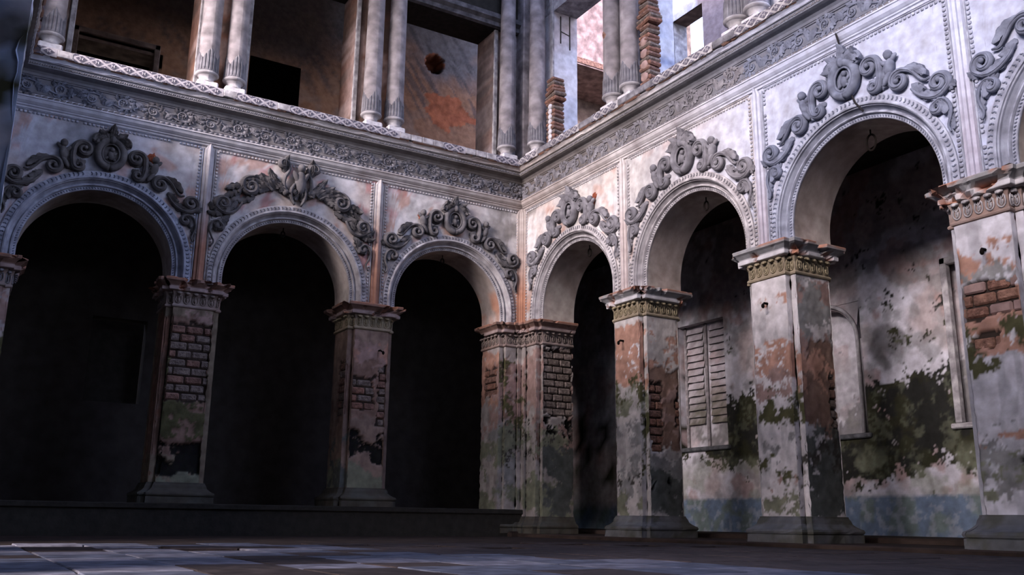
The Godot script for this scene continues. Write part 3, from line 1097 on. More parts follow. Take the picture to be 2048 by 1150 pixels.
func cornice(called: String, t: Transform3D, u0: float, u1: float, frieze: ArrayMesh, plates: Array, inlay: ArrayMesh, m: Material, rich := true) -> void:
	var o := structure(called, t)
	# lower moulding, smooth frieze ground and the cyma under the ledge
	var s := begin()
	sweep_u(s, [Vector2(0.0, 5.425), Vector2(0.028, 5.43), Vector2(0.032, 5.455), Vector2(0.05, 5.465), Vector2(0.052, 5.48), Vector2(0.066, 5.49), Vector2(0.09, 5.515), Vector2(0.104, 5.555), Vector2(0.116, 5.56), Vector2(0.116, 5.58), Vector2(0.055, 5.588), Vector2(0.05, 5.645)], u0, u1, 60, 0.004, t, tinted_wash)
	put("lower_moulding", done(s), M.plaster, o)
	s = begin()
	sweep_u(s, [Vector2(0.05, 5.645), Vector2(0.058, 5.648), Vector2(0.058, 5.655), Vector2(0.045, 5.658), Vector2(0.045, 5.872), Vector2(0.060, 5.876), Vector2(0.060, 5.89), Vector2(0.072, 5.895), Vector2(0.082, 5.925), Vector2(0.11, 5.952), Vector2(0.165, 5.968), Vector2(0.19, 5.978), Vector2(0.20, 5.982), Vector2(0.20, 6.045), Vector2(0.216, 6.05), Vector2(0.216, 6.064), Vector2(0.205, 6.07)], u0, u1, 60, 0.004, t, darkened_wash)
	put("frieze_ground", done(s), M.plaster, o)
	s = begin()
	sweep_u(s, [Vector2(0.205, 6.07), Vector2(0.20, 6.085), Vector2(0.215, 6.105), Vector2(0.235, 6.118), Vector2(0.24, 6.125), Vector2(0.20, 6.14)], u0, u1, 150, 0.03, t, tinted_wash)
	put("fascia", done(s), M.plaster, o)
	# ledge slab with a ragged, broken lower arris
	var nseg := int((u1 - u0) / 0.045)
	var prof := [Vector2(0.10, 6.115), Vector2(0.245, 6.118), Vector2(0.268, 6.135), Vector2(0.27, 6.18), Vector2(0.27, 6.225), Vector2(0.262, 6.25), Vector2(-0.8, 6.25)]
	var p := []
	for q in prof:
		for i in nseg + 1:
			var u: float = u0 + (u1 - u0) * i / nseg
			var g := t * Vector3(u, 0, 0)
			var d := na.get_noise_3dv(g * 3.5 + Vector3(0, 2.0, 0)) + 0.5 * nb.get_noise_3dv(g * 11.0)
			var bite := smooth(0.12, 0.5, d)
			var v: Vector2 = q
			if v.y < 6.2 and v.x > 0.2:
				v.y += (0.045 * maxf(0.0, d) + 0.05 * bite) * (1.0 if v.y < 6.15 else 0.6)
				v.x -= 0.05 * bite
			elif v.x > 0.2:
				v.y -= 0.012 * maxf(0.0, nb.get_noise_3dv(g * 7.0 + Vector3(0, 7, 0)))
			p.append(Vector3(u, v.y, v.x))
	s = begin()
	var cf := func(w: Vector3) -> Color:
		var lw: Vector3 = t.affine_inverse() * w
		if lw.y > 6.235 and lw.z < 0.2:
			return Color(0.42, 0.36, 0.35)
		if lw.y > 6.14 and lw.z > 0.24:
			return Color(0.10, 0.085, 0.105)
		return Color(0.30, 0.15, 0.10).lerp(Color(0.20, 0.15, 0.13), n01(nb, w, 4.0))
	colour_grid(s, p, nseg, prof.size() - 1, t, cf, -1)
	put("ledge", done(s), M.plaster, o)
	# rope along the foot of the frieze
	s = begin()
	var n := int((u1 - u0) / 0.075)
	for i in n:
		blob(s, Vector3(u0 + (i + 0.5) * (u1 - u0) / n, 5.615, 0.055), Vector3(0.045, 0.021, 0.03), 6, 3, 0.42)
	stuff(put("rope_moulding", done(s), M.stucco, o))
	# small leaves on the band under the ledge
	s = begin()
	n = int((u1 - u0) / 0.058)
	for i in n:
		var u := u0 + (i + 0.5) * (u1 - u0) / n
		blob(s, Vector3(u - 0.012, 6.014, 0.20), Vector3(0.024, 0.009, 0.012), 5, 3, 0.9)
		blob(s, Vector3(u + 0.012, 6.012, 0.20), Vector3(0.024, 0.009, 0.012), 5, 3, -0.9 if i % 2 else 0.4)
	stuff(put("leaf_band", done(s), M.stucco, o))
	if not rich:
		return
	n = int(round((u1 - u0) / 0.766))
	for i in n:
		var mid := t * Vector3(u0 + (i + 0.5) * (u1 - u0) / n, 0, 0)
		put("scroll_relief", frieze, M.stucco_blue if sky_tint(mid) > 0.45 else m, o, Transform3D(Basis.from_scale(Vector3((u1 - u0) / n / 0.766, 1, 1)), Vector3(u0 + i * (u1 - u0) / n, 5.657, 0.043)))
	var nd := int((u1 - u0 - 0.3) / 0.2)
	for i in nd:
		var u := u0 + 0.28 + i * 0.2
		var g := t * Vector3(u + 0.1, 0, 0)
		if na.get_noise_3dv(g * 1.1 + Vector3(5, 5, 5)) > 0.20:   # lost carving, plain mortar instead
			var f := begin()
			box(f, Vector3(u + 0.002, 6.14, 0.2), Vector3(u + 0.198, 6.243, 0.279), 0.008)
			put("mortar_patch", done(f), M.stucco_pale if called == "trim_1" else M.stucco, o)
			continue
		var db := put("diamond_block", plates[i % plates.size()], M.edge_white if called == "trim_1" else M.stucco_pale, o, Transform3D(Basis.IDENTITY, Vector3(u, 6.118 + 0.004, 0.276)))
		put("inlay", inlay, M.paint_dark, db)


func cornices() -> void:
	var fr := frieze_unit()
	var plates := [diamond_plate(0), diamond_plate(1), diamond_plate(2)]
	var inlay := diamond_inlay()
	cornice("trim_1", T_LEFT, -7.99, -0.0, fr, plates, inlay, M.stucco)
	cornice("trim_2", T_RIGHT, 0.0, 10.7, fr, plates, inlay, M.stucco)
	cornice("trim_3", T_SIDE, -13.8, 0.0, fr, plates, inlay, M.stucco, false)


# ------------------------------------------------------------------ pillars of the lower arcade

const SQUARE := [Vector2(-0.28, 0.36), Vector2(0.28, 0.36), Vector2(0.28, 0.28), Vector2(0.36, 0.28), Vector2(0.36, -0.28), Vector2(0.28, -0.28), Vector2(0.28, -0.36), Vector2(-0.28, -0.36), Vector2(-0.28, -0.28), Vector2(-0.36, -0.28), Vector2(-0.36, 0.28), Vector2(-0.28, 0.28)]
const CORNER := [Vector2(-0.395, -0.68), Vector2(-0.395, -0.08), Vector2(-0.315, -0.08), Vector2(-0.315, 0.0), Vector2(-0.10, 0.0), Vector2(-0.10, 0.04), Vector2(-0.035, 0.04), Vector2(-0.035, 0.15), Vector2(0.0, 0.15), Vector2(0.0, 0.445), Vector2(0.08, 0.445), Vector2(0.08, 0.525), Vector2(0.68, 0.525)]


func outline(plan: Array, d: float, closed: bool) -> Array:   # the plan grown outwards by d
	var out := []
	var n := plan.size()
	for i in n:
		var e := []
		for k in [i - 1, i]:
			if not closed and (k < 0 or k > n - 2):
				continue
			var v: Vector2 = (plan[(k + 1) % n] - plan[(k + n) % n]).normalized()
			e.append(Vector2(-v.y, v.x))
		var a: Vector2 = e[0]
		var b: Vector2 = e[-1]
		out.append(plan[i] + (a if e.size() == 1 else (a + b) / (1.0 + a.dot(b))) * d)
	return out


func ring_sweep(plan: Array, closed: bool, prof: Array, t: Transform3D, f: Callable, step := 0.05, wear := 0.0) -> ArrayMesh:
	# a moulding carried round a plan; prof: Vector2(outwards, y) from the bottom up; wear bites chunks from it
	var s := begin()
	var n := plan.size() if closed else plan.size() - 1
	for e in n:
		for k in prof.size() - 1:
			var o0 := outline(plan, prof[k].x, closed)
			var o1 := outline(plan, prof[k + 1].x, closed)
			var m := maxi(1, int(ceil(plan[e].distance_to(plan[(e + 1) % plan.size()]) / step)))
			var p := []
			var v: Vector2 = (plan[(e + 1) % plan.size()] - plan[e]).normalized()
			var nn := Vector3(-v.y, 0, v.x)
			for row in 2:
				var oo: Array = o0 if row == 0 else o1
				for i in m + 1:
					var q: Vector2 = oo[e].lerp(oo[(e + 1) % plan.size()], float(i) / m)
					var w := Vector3(q.x, prof[k + row].y, q.y)
					if wear > 0.0:
						var g: Vector3 = t * w
						var bite := smooth(0.10, 0.42, na.get_noise_3dv(g * 2.6 + Vector3(0, 4, 0)) + 0.35 * nb.get_noise_3dv(g * 9.0))
						w -= nn * wear * bite * clampf(prof[k + row].x / 0.1, 0.2, 1.4)
						w.y -= wear * 0.35 * bite * (1.0 if k + row == prof.size() - 1 else 0.0)
					p.append(w)
			colour_grid(s, p, m, 1, t, f, -1)
	return done(s)


func leaf_block() -> ArrayMesh:   # capital leaf: a U-shaped loop round a stem, its head curling forward; 0.1 wide, 0.17 high
	var s := begin()
	var p := []
	for i in 15:
		var a := -0.35 + (PI + 0.7) * i / 14.0
		p.append(Vector3(-0.040 * cos(a), 0.055 - 0.045 * sin(a), 0.006) if false else Vector3(0.040 * cos(a + PI), 0.060 + 0.052 * sin(a + PI), 0.008))
	p.push_front(Vector3(-0.034, 0.115, 0.010))
	p.push_back(Vector3(0.034, 0.115, 0.010))
	tube(s, p, [0.0085], 5)
	blob(s, Vector3(0, 0.058, 0.004), Vector3(0.024, 0.032, 0.014), 7, 4)
	blob(s, Vector3(0, 0.030, 0.014), Vector3(0.010, 0.012, 0.012), 6, 3)
	tube(s, [Vector3(0, 0.035, 0.018), Vector3(0, 0.075, 0.018), Vector3(0, 0.118, 0.012)], [0.0055], 5)
	for sg in [-1.0, 1.0]:
		tube(s, [Vector3(0, 0.078, 0.014), Vector3(sg * 0.016, 0.098, 0.013), Vector3(sg * 0.027, 0.128, 0.010)], [0.006], 5)
	blob(s, Vector3(0, 0.150, 0.034), Vector3(0.043, 0.019, 0.030), 8, 5)
	blob(s, Vector3(0, 0.138, 0.056), Vector3(0.030, 0.012, 0.014), 7, 4)
	return done(s)


var leaf_mesh: ArrayMesh
var brick_meshes := []


func band(y: float, y0: float, y1: float, soft: float) -> float:
	return smooth(y0 - soft, y0 + soft, y) * (1.0 - smooth(y1 - soft, y1 + soft, y))


# zones: [kind, faces or [], y0, y1, soft, coverage 0..1, noise scale]; y above the hall floor
const ZONE := {
	"pink": [Color(0.47, 0.27, 0.20), -0.006], "brick": [Color(0.30, 0.165, 0.12), -0.016], "brown": [Color(0.24, 0.155, 0.12), -0.012], "rose": [Color(0.36, 0.245, 0.215), -0.004],
	"white": [Color(0.74, 0.72, 0.73), 0.002], "grey": [Color(0.29, 0.285, 0.275), 0.0], "green": [Color(0.22, 0.225, 0.16), 0.0],
	"moss": [Color(0.095, 0.092, 0.045), 0.003], "black": [Color(0.018, 0.017, 0.015), -0.05], "dark": [Color(0.075, 0.07, 0.06), -0.006],
	"slate": [Color(0.115, 0.125, 0.115), 0.0],
}


func weather(w: Vector3, face: int, zones: Array, base: Color, off: Vector3) -> Array:
	var c := base.lerp(base * 0.80, smooth(0.45, 0.7, n01(na, w + off, 2.2)))
	c = c.lerp(base * 0.55, 0.5 * smooth(0.55, 0.68, n01(nb, Vector3(w.x * 3, w.y * 0.7, w.z * 3) + off, 1.4)))
	var d := 0.004 * nb.get_noise_3dv(w * 7.0 + off)
	for k in zones.size():
		var z: Array = zones[k]
		if not z[1].is_empty() and not z[1].has(face):
			continue
		var b := band(w.y, z[2], z[3], z[4])
		if b <= 0.01:
			continue
		var v := n01(na if k % 2 else nb, w + off + Vector3(k * 3.7, k * 1.3, 0), z[6]) * 0.58 + n01(nc, w + off, z[6] * 4.0) * 0.28 + n01(nb, w + off, z[6] * 13.0) * 0.14
		var thr: float = 0.5 + (0.5 - z[5]) * 0.62
		var m := smooth(thr - 0.02, thr + 0.045, v + (b - 1.0) * 0.5)
		var zz: Array = ZONE[z[0]]
		var zc: Color = zz[0]
		zc = zc * (0.75 + 0.5 * n01(nb, w + off, 5.0))
		c = c.lerp(zc, m)
		d = lerpf(d, zz[1] + 0.006 * nb.get_noise_3dv(w * 9.0), m)
	return [c, d]


func in_patch(w: Vector3, u: float, patches: Array, face: int) -> bool:
	for p in patches:
		if p[0] == face:
			var j := 0.06 * na.get_noise_3dv(w * 4.0) + 0.05 * nb.get_noise_3dv(w * 9.0)
			if u > p[1] + j and u < p[2] + j and w.y > p[3] + j and w.y < p[4] + j * 1.5:
				return true
	return false


func pillar(label: String, t: Transform3D, plan: Array, closed: bool, ybase: float, foot: float, zones: Array, patches: Array, base: Color, faces: Array, leaf_mat: Material, off: Vector3, cap_wear := 0.05) -> Node3D:
	# t puts the plan's origin at hall-floor height; ybase is what the pillar stands on, foot the height of its moulded base
	var o := thing("arcade_pillar", label, "pillar", t * Transform3D(Basis.IDENTITY, Vector3(0, ybase, 0)), "pillars of the lower arcade")
	var tw := o.transform
	var y0 := foot
	var y1 := 3.03 - ybase
	var s := begin()
	var n := plan.size() if closed else plan.size() - 1
	var brick_spots := []
	for e in n:
		var a: Vector2 = plan[e]
		var b: Vector2 = plan[(e + 1) % plan.size()]
		var fine := faces.has(e)
		var step := 0.020 if fine else 0.06
		var l := a.distance_to(b)
		var m := maxi(1, int(ceil(l / step)))
		if l < 0.1 and fine:
			m = 3
		var rows := int(ceil((y1 - y0) / (step * 1.1)))
		var v := (b - a).normalized()
		var nn := Vector3(-v.y, 0, v.x)
		var p := []
		var cols := []
		for j in rows + 1:
			for i in m + 1:
				var q := a.lerp(b, float(i) / m)
				var lp := Vector3(q.x, lerpf(y0, y1, float(j) / rows), q.y)
				var w := tw * lp
				if not fine:
					p.append(lp)
					cols.append(base * 0.7)
					continue
				var r := weather(w, e, zones, base, off)
				var u := l * i / m
				if in_patch(w, u, patches, e):
					r = [Color(0.055, 0.042, 0.034), -0.045]
				# arrises are worn and broken
				var edge := minf(u, l - u)
				if edge < 0.03:
					var wear := maxf(0.0, nb.get_noise_3dv(w * 5.0 + off)) * 0.05 + 0.004
					r[1] -= wear * (1.0 - edge / 0.03) * (1.0 if l > 0.2 else 0.5)
				p.append(lp + nn * r[1])
				cols.append(r[0])
		grid(s, p, m, rows, cols, e + 1)
	put("shaft", done(s), M.plaster, o)
	# laid bricks where the plaster has fallen
	for q in patches:
		var e: int = q[0]
		var a: Vector2 = plan[e]
		var b: Vector2 = plan[(e + 1) % plan.size()]
		var v := (b - a).normalized()
		var bs := Basis(Vector3(v.x, 0, v.y), Vector3.UP, Vector3(-v.y, 0, v.x))
		var course := 0
		var y: float = q[3]
		while y < q[4]:
			var u: float = q[1] - (0.12 if course % 2 else 0.0)
			while u < q[2] + 0.1:
				var len_ := rng.randf_range(0.19, 0.25)
				var lo := maxf(u, maxf(q[1] - 0.03, 0.004))
				var hi := minf(u + len_, minf(q[2] + 0.03, a.distance_to(b) - 0.004))
				var mid := a + v * (lo + hi) / 2
				var w := tw * Vector3(mid.x, y + 0.055 - ybase, mid.y)
				if hi - lo > 0.05 and in_patch(w, (lo + hi) / 2, patches, e):
					var tb := Transform3D(bs, Vector3(mid.x, y + 0.055 - ybase, mid.y) + bs.z * rng.randf_range(-0.022, -0.010))
					tb = tb * Transform3D(Basis.from_euler(Vector3(rng.randf_range(-0.04, 0.04), rng.randf_range(-0.05, 0.05), rng.randf_range(-0.02, 0.02))), Vector3.ZERO)
					put("brick", brick_meshes[rng.randi() % brick_meshes.size()], M[q[5][rng.randi() % q[5].size()]], o, tb * Transform3D(Basis.from_scale(Vector3((hi - lo - 0.012) / 0.22, rng.randf_range(0.93, 1.03), 1.0)), Vector3.ZERO))
				u += len_ + 0.004
			y += 0.116
			course += 1
	# moulded base, shade put into its colour, darkest in the left arcade
	if foot > 0.0:
		var k := foot / 0.28
		var bc := func(w: Vector3) -> Color:
			return (Color(0.11, 0.115, 0.125) if w.z > 1.0 else Color(0.07, 0.065, 0.05)).lerp(Color(0.19, 0.19, 0.19) if w.z > 1.0 else Color(0.10, 0.09, 0.075), n01(nb, w, 2.0)).lerp(Color(0.10, 0.10, 0.085), smooth(0.5, 0.65, n01(na, w, 3.0)))
		put("base", ring_sweep(plan, closed, [Vector2(0.125, 0.0), Vector2(0.125, 0.082 * k), Vector2(0.112, 0.088 * k), Vector2(0.128, 0.098 * k), Vector2(0.135, 0.118 * k), Vector2(0.126, 0.140 * k), Vector2(0.10, 0.152 * k), Vector2(0.072, 0.172 * k), Vector2(0.045, 0.20 * k), Vector2(0.035, 0.235 * k), Vector2(0.02, 0.262 * k), Vector2(0.018, 0.278 * k), Vector2(-0.01, 0.282 * k)], tw, bc, 0.06, 0.012), M.plaster, o)
	# capital: necking, leaf band, white fillet, broken abacus
	var cy := func(y: float) -> float: return y - ybase
	var bandc := func(w: Vector3) -> Color:
		return Color(0.38, 0.32, 0.22).lerp(Color(0.30, 0.24, 0.17), n01(nb, w, 3.0)) if leaf_mat == M.ochre else Color(0.34, 0.29, 0.27).lerp(Color(0.30, 0.20, 0.16), n01(nb, w, 2.0))
	var cap := put("capital", ring_sweep(plan, closed, [Vector2(-0.005, cy.call(3.0)), Vector2(0.018, cy.call(3.01)), Vector2(0.024, cy.call(3.025)), Vector2(0.018, cy.call(3.04)), Vector2(0.006, cy.call(3.05)), Vector2(0.006, cy.call(3.16)), Vector2(0.03, cy.call(3.225))], tw, bandc, 0.06, 0.01), M.plaster, o)
	for e in faces:
		var a: Vector2 = plan[e]
		var b: Vector2 = plan[(e + 1) % plan.size()]
		var l := a.distance_to(b)
		var v := (b - a).normalized()
		var num := maxi(1, int(round(l / 0.113)))
		for i in num:
			var g := a + v * l * (i + 0.5) / num
			var tt := Transform3D(Basis(Vector3(v.x, 0, v.y), Vector3.UP, Vector3(-v.y, 0, v.x)), Vector3(g.x, cy.call(3.052), g.y) + Vector3(-v.y, 0, v.x) * 0.004)
			if cap_wear > 0.06 and nb.get_noise_3dv(tw * tt.origin * 3.0) > 0.3:
				continue
			put("leaf", leaf_mesh, leaf_mat, cap, tt * Transform3D(Basis.from_scale(Vector3(minf(1.0, l / num / 0.09) if l > 0.09 else 0.75, 1, 1)), Vector3.ZERO))
	var ab := func(w: Vector3) -> Color:
		var bite := smooth(0.10, 0.34, na.get_noise_3dv(w * 2.6 + Vector3(0, 4, 0)) + 0.35 * nb.get_noise_3dv(w * 9.0))
		var yy := w.y
		var c := Color(0.66, 0.64, 0.65) if yy < 3.285 else (Color(0.34, 0.335, 0.34) if base.g > 0.42 else Color(0.30, 0.24, 0.21))
		if base.g < 0.42:
			c = c.lerp(Color(0.27, 0.15, 0.115), 0.7)
		c = c.lerp(Color(0.42, 0.20, 0.13), 0.9 * smooth(3.37, 3.385, yy) * smooth(0.3, 0.5, n01(na, w, 2.5)))
		return c.lerp(Color(0.43, 0.21, 0.14) * (0.6 + 0.6 * n01(nb, w, 6.0)), bite if cap_wear > 0 else 0.0)
	put("abacus", ring_sweep(plan, closed, [Vector2(0.03, cy.call(3.225)), Vector2(0.085, cy.call(3.232)), Vector2(0.09, cy.call(3.24)), Vector2(0.092, cy.call(3.278)), Vector2(0.075, cy.call(3.284)), Vector2(0.085, cy.call(3.30)), Vector2(0.125, cy.call(3.335)), Vector2(0.152, cy.call(3.352)), Vector2(0.158, cy.call(3.385)), Vector2(0.15, cy.call(3.395)), Vector2(-0.1, cy.call(3.402))], tw, ab, 0.03, cap_wear * 1.5), M.plaster, o)
	return o


func pillars() -> void:
	leaf_mesh = leaf_block()
	for k in 3:
		var s := begin()
		box(s, Vector3(-0.11, -0.050, -0.05), Vector3(0.11, 0.050, 0.0), 0.012 + 0.004 * k)
		brick_meshes.append(done(s))
	var warm := ["brick_a", "brick_b", "brick_d"]
	var dull := ["brick_b", "brick_c", "brick_c"]
	var tr := func(z: float) -> Transform3D: return T_RIGHT * Transform3D(Basis.IDENTITY, Vector3(z, 0, -0.36))
	var tl := func(x: float) -> Transform3D: return Transform3D(Basis.IDENTITY, Vector3(x, 0, -0.36))
	pillar("pillar with a bare orange-red upper face and broken brickwork on its shaded side", tr.call(2.835), SQUARE, true, 0.0, 0.28,
		[["pink", [0, 1], 2.02, 2.92, 0.12, 0.86, 1.4], ["white", [0], 1.9, 2.75, 0.2, 0.30, 4.0], ["green", [0, 1, 2], 1.6, 2.2, 0.2, 0.6, 1.5], ["moss", [0, 1, 2], 1.7, 2.25, 0.15, 0.36, 3.5], ["grey", [0], 0.3, 1.6, 0.3, 0.45, 2.2], ["green", [0], 0.2, 0.6, 0.2, 0.6, 2.0], ["dark", [0], 0.62, 0.86, 0.06, 0.36, 4.5],
			["pink", [3], 2.2, 2.85, 0.2, 0.55, 1.6], ["brown", [3], 1.1, 2.4, 0.3, 0.85, 1.2], ["rose", [3], 1.1, 3.0, 0.4, 0.38, 2.0], ["grey", [3], 0.3, 1.15, 0.2, 0.8, 1.5], ["slate", [3], 0.2, 0.9, 0.25, 0.7, 1.8], ["black", [3], 0.55, 0.82, 0.07, 0.36, 3.0], ["moss", [1, 2, 11], 0.2, 1.9, 0.4, 0.5, 2.5], ["pink", [2], 1.8, 3.0, 0.2, 0.35, 3.0]],
		[[3, 0.02, 0.24, 1.12, 2.08, warm], [3, 0.50, 0.56, 1.5, 2.0, warm]], Color(0.63, 0.585, 0.555), [0, 1, 2, 3, 11], M.ochre, Vector3(3, 0, 1), 0.05)
	pillar("white-topped pillar with a small pink patch at its peg and a mossy waist", tr.call(5.535), SQUARE, true, 0.0, 0.28,
		[["pink", [0, 1], 1.85, 2.32, 0.08, 0.9, 1.3], ["pink", [0], 2.62, 2.82, 0.05, 0.42, 2.6], ["white", [0], 1.8, 2.3, 0.1, 0.34, 4.0], ["rose", [0], 1.55, 1.95, 0.12, 0.6, 4.0], ["moss", [0, 1], 1.25, 1.72, 0.16, 0.56, 2.6], ["moss", [0, 1, 2], 0.5, 1.4, 0.3, 0.36, 1.5], ["grey", [0], 0.3, 1.3, 0.2, 0.4, 2.0], ["green", [0], 0.2, 0.55, 0.2, 0.6, 2.0], ["rose", [0], 0.4, 0.8, 0.1, 0.3, 2.0],
			["rose", [3], 1.6, 3.1, 0.4, 0.55, 1.2], ["brown", [3], 1.2, 2.3, 0.2, 0.75, 1.4], ["pink", [2, 3], 1.6, 2.3, 0.2, 0.4, 2.5], ["slate", [3], 0.2, 1.3, 0.3, 0.85, 1.5], ["dark", [3, 2], 0.7, 1.3, 0.2, 0.42, 2.2], ["moss", [1, 2], 0.2, 1.7, 0.3, 0.45, 2.6], ["grey", [3], 2.2, 3.1, 0.3, 0.6, 2.5]],
		[[3, 0.46, 0.56, 1.25, 1.9, dull]], Color(0.73, 0.69, 0.68), [0, 1, 2, 3, 11], M.ochre, Vector3(8, 0, 4), 0.05)
	pillar("nearest pillar, whitewashed, with a red brick band and black cracks, against the right edge", tr.call(8.23), SQUARE, true, 0.0, 0.30,
		[["pink", [0], 2.42, 2.82, 0.06, 0.5, 1.6], ["grey", [0], 2.2, 2.6, 0.1, 0.45, 2.0], ["pink", [0], 1.72, 2.32, 0.05, 0.95, 1.3], ["moss", [0], 1.5, 2.1, 0.16, 0.5, 2.6], ["white", [0], 1.7, 2.0, 0.1, 0.3, 3.0], ["grey", [0], 0.3, 1.4, 0.3, 0.5, 1.8], ["green", [0], 0.2, 0.9, 0.2, 0.5, 1.5], ["black", [0], 0.72, 0.98, 0.05, 0.34, 2.2], ["pink", [0], 0.85, 1.05, 0.04, 0.35, 2.0], ["moss", [1, 2, 3], 0.3, 2.0, 0.4, 0.4, 1.5]],
		[[0, 0.0, 0.56, 2.08, 2.42, ["brick_d", "brick_a", "rose"]], [0, 0.06, 0.3, 1.78, 1.92, ["brick_d", "brick_a"]]], Color(0.70, 0.685, 0.72), [0, 1, 2, 3, 11], M.stucco_pale, Vector3(13, 0, 2), 0.06)
	# left arcade: standing on the plinth; shade painted in by darker bases and moss
	pillar("brick-patched mossy pillar with a sooty black hollow, between the left and middle arches", tl.call(-5.37), SQUARE, true, 0.365, 0.27,
		[["rose", [0], 2.75, 3.1, 0.1, 0.6, 1.5], ["brown", [0, 1, 9, 10, 11], 1.0, 2.9, 0.2, 0.8, 1.2], ["moss", [0], 2.0, 2.45, 0.15, 0.7, 2.0], ["moss", [0], 1.2, 2.1, 0.3, 0.42, 2.0], ["moss", [0], 1.1, 2.0, 0.2, 0.45, 2.0], ["black", [0, 11], 0.72, 1.16, 0.06, 0.74, 1.6], ["green", [0], 0.3, 0.75, 0.1, 0.8, 1.5], ["brick", [9, 10], 0.6, 3.0, 0.4, 0.6, 1.0]],
		[[0, 0.0, 0.56, 1.72, 2.80, dull]], Color(0.25, 0.20, 0.145), [0, 1, 2, 8, 9, 10, 11], M.brick_e, Vector3(21, 0, 7), 0.08)
	pillar("rosy brown pillar with black peeling plaster, left of the arch beside the corner", tl.call(-2.705), SQUARE, true, 0.365, 0.27,
		[["rose", [0], 2.0, 3.0, 0.3, 0.62, 1.4], ["pink", [0], 1.9, 2.9, 0.3, 0.5, 1.6], ["brown", [0, 1, 9, 10], 1.4, 2.6, 0.3, 0.5, 1.4], ["black", [0], 0.95, 1.5, 0.08, 0.52, 2.2], ["green", [0, 9], 0.4, 1.0, 0.2, 0.8, 1.4], ["rose", [11], 0.8, 3.0, 0.3, 0.5, 1.4], ["slate", [9, 10, 11], 0.4, 1.5, 0.3, 0.6, 1.4]],
		[[0, 0.0, 0.36, 1.78, 2.28, ["brick_a", "brick_b", "brick_c"]], [0, 0.44, 0.56, 1.55, 2.45, ["brick_a", "brick_b", "brick_c"]], [9, 0.25, 0.52, 1.7, 2.5, dull]], Color(0.31, 0.22, 0.175), [0, 1, 2, 8, 9, 10, 11], M.ochre, Vector3(31, 0, 3), 0.08)
	pillar("narrow strip of a stained pillar at the far left edge of the photograph", tl.call(-8.0), SQUARE, true, 0.365, 0.27,
		[["rose", [], 2.0, 3.0, 0.3, 0.6, 1.4], ["brown", [], 0.6, 2.4, 0.3, 0.5, 1.4], ["moss", [], 0.6, 2.6, 0.3, 0.4, 1.4]], [], Color(0.45, 0.40, 0.38), [0, 1, 2, 3], M.stucco, Vector3(41, 0, 3), 0.08)
	pillar("stepped corner pier of bare brick, damp streaks and moss where the two arcades meet", Transform3D.IDENTITY, CORNER, false, 0.0, 0.26,
		[["pink", [0], 2.0, 3.05, 0.2, 0.75, 1.2], ["rose", [], 1.2, 3.1, 0.4, 0.55, 1.2], ["brown", [2, 3, 5, 9], 1.0, 3.0, 0.3, 0.42, 1.4], ["grey", [0, 1, 2, 3], 0.4, 1.8, 0.3, 0.6, 1.3], ["moss", [1, 2, 3, 4, 5, 6, 7], 1.2, 3.0, 0.4, 0.40, 2.6], ["green", [], 0.1, 1.7, 0.4, 0.55, 1.3], ["dark", [2, 3, 5, 7, 8, 11], 0.9, 1.9, 0.2, 0.30, 5.0], ["slate", [11], 0.2, 1.5, 0.3, 0.55, 1.4], ["black", [11], 1.48, 1.86, 0.05, 0.36, 3.0]],
		[[11, 0.0, 0.60, 1.86, 2.98, ["brick_e", "brick_c", "brick_e"]], [0, 0.10, 0.52, 2.2, 2.7, ["brick_a", "brick_b"]]], Color(0.46, 0.41, 0.38), [0, 1, 2, 3, 4, 5, 6, 7, 8, 9, 10, 11], M.brick_e, Vector3(51, 0, 9), 0.10)


func side_pillar() -> void:  # base colour bright blue to stand for sky light on it
	pillar("rough pillar edge painted blue for sky light, beside the viewer, along the top left border", T_SIDE * Transform3D(Basis.IDENTITY, Vector3(-10.93, 0, -0.325)), SQUARE, true, 0.0, 0.0,
		[["grey", [], 0.3, 3.1, 0.3, 0.5, 2.5], ["slate", [], 0.5, 3.0, 0.3, 0.42, 4.0], ["moss", [], 0.3, 3.0, 0.3, 0.30, 3.0], ["white", [], 0.5, 3.0, 0.3, 0.4, 5.0]], [], Color(0.60, 0.70, 0.86), [0, 8, 9, 10, 11], M.stucco, Vector3(61, 0, 5), 0.08)


# ------------------------------------------------------------------ stucco crests over the arches

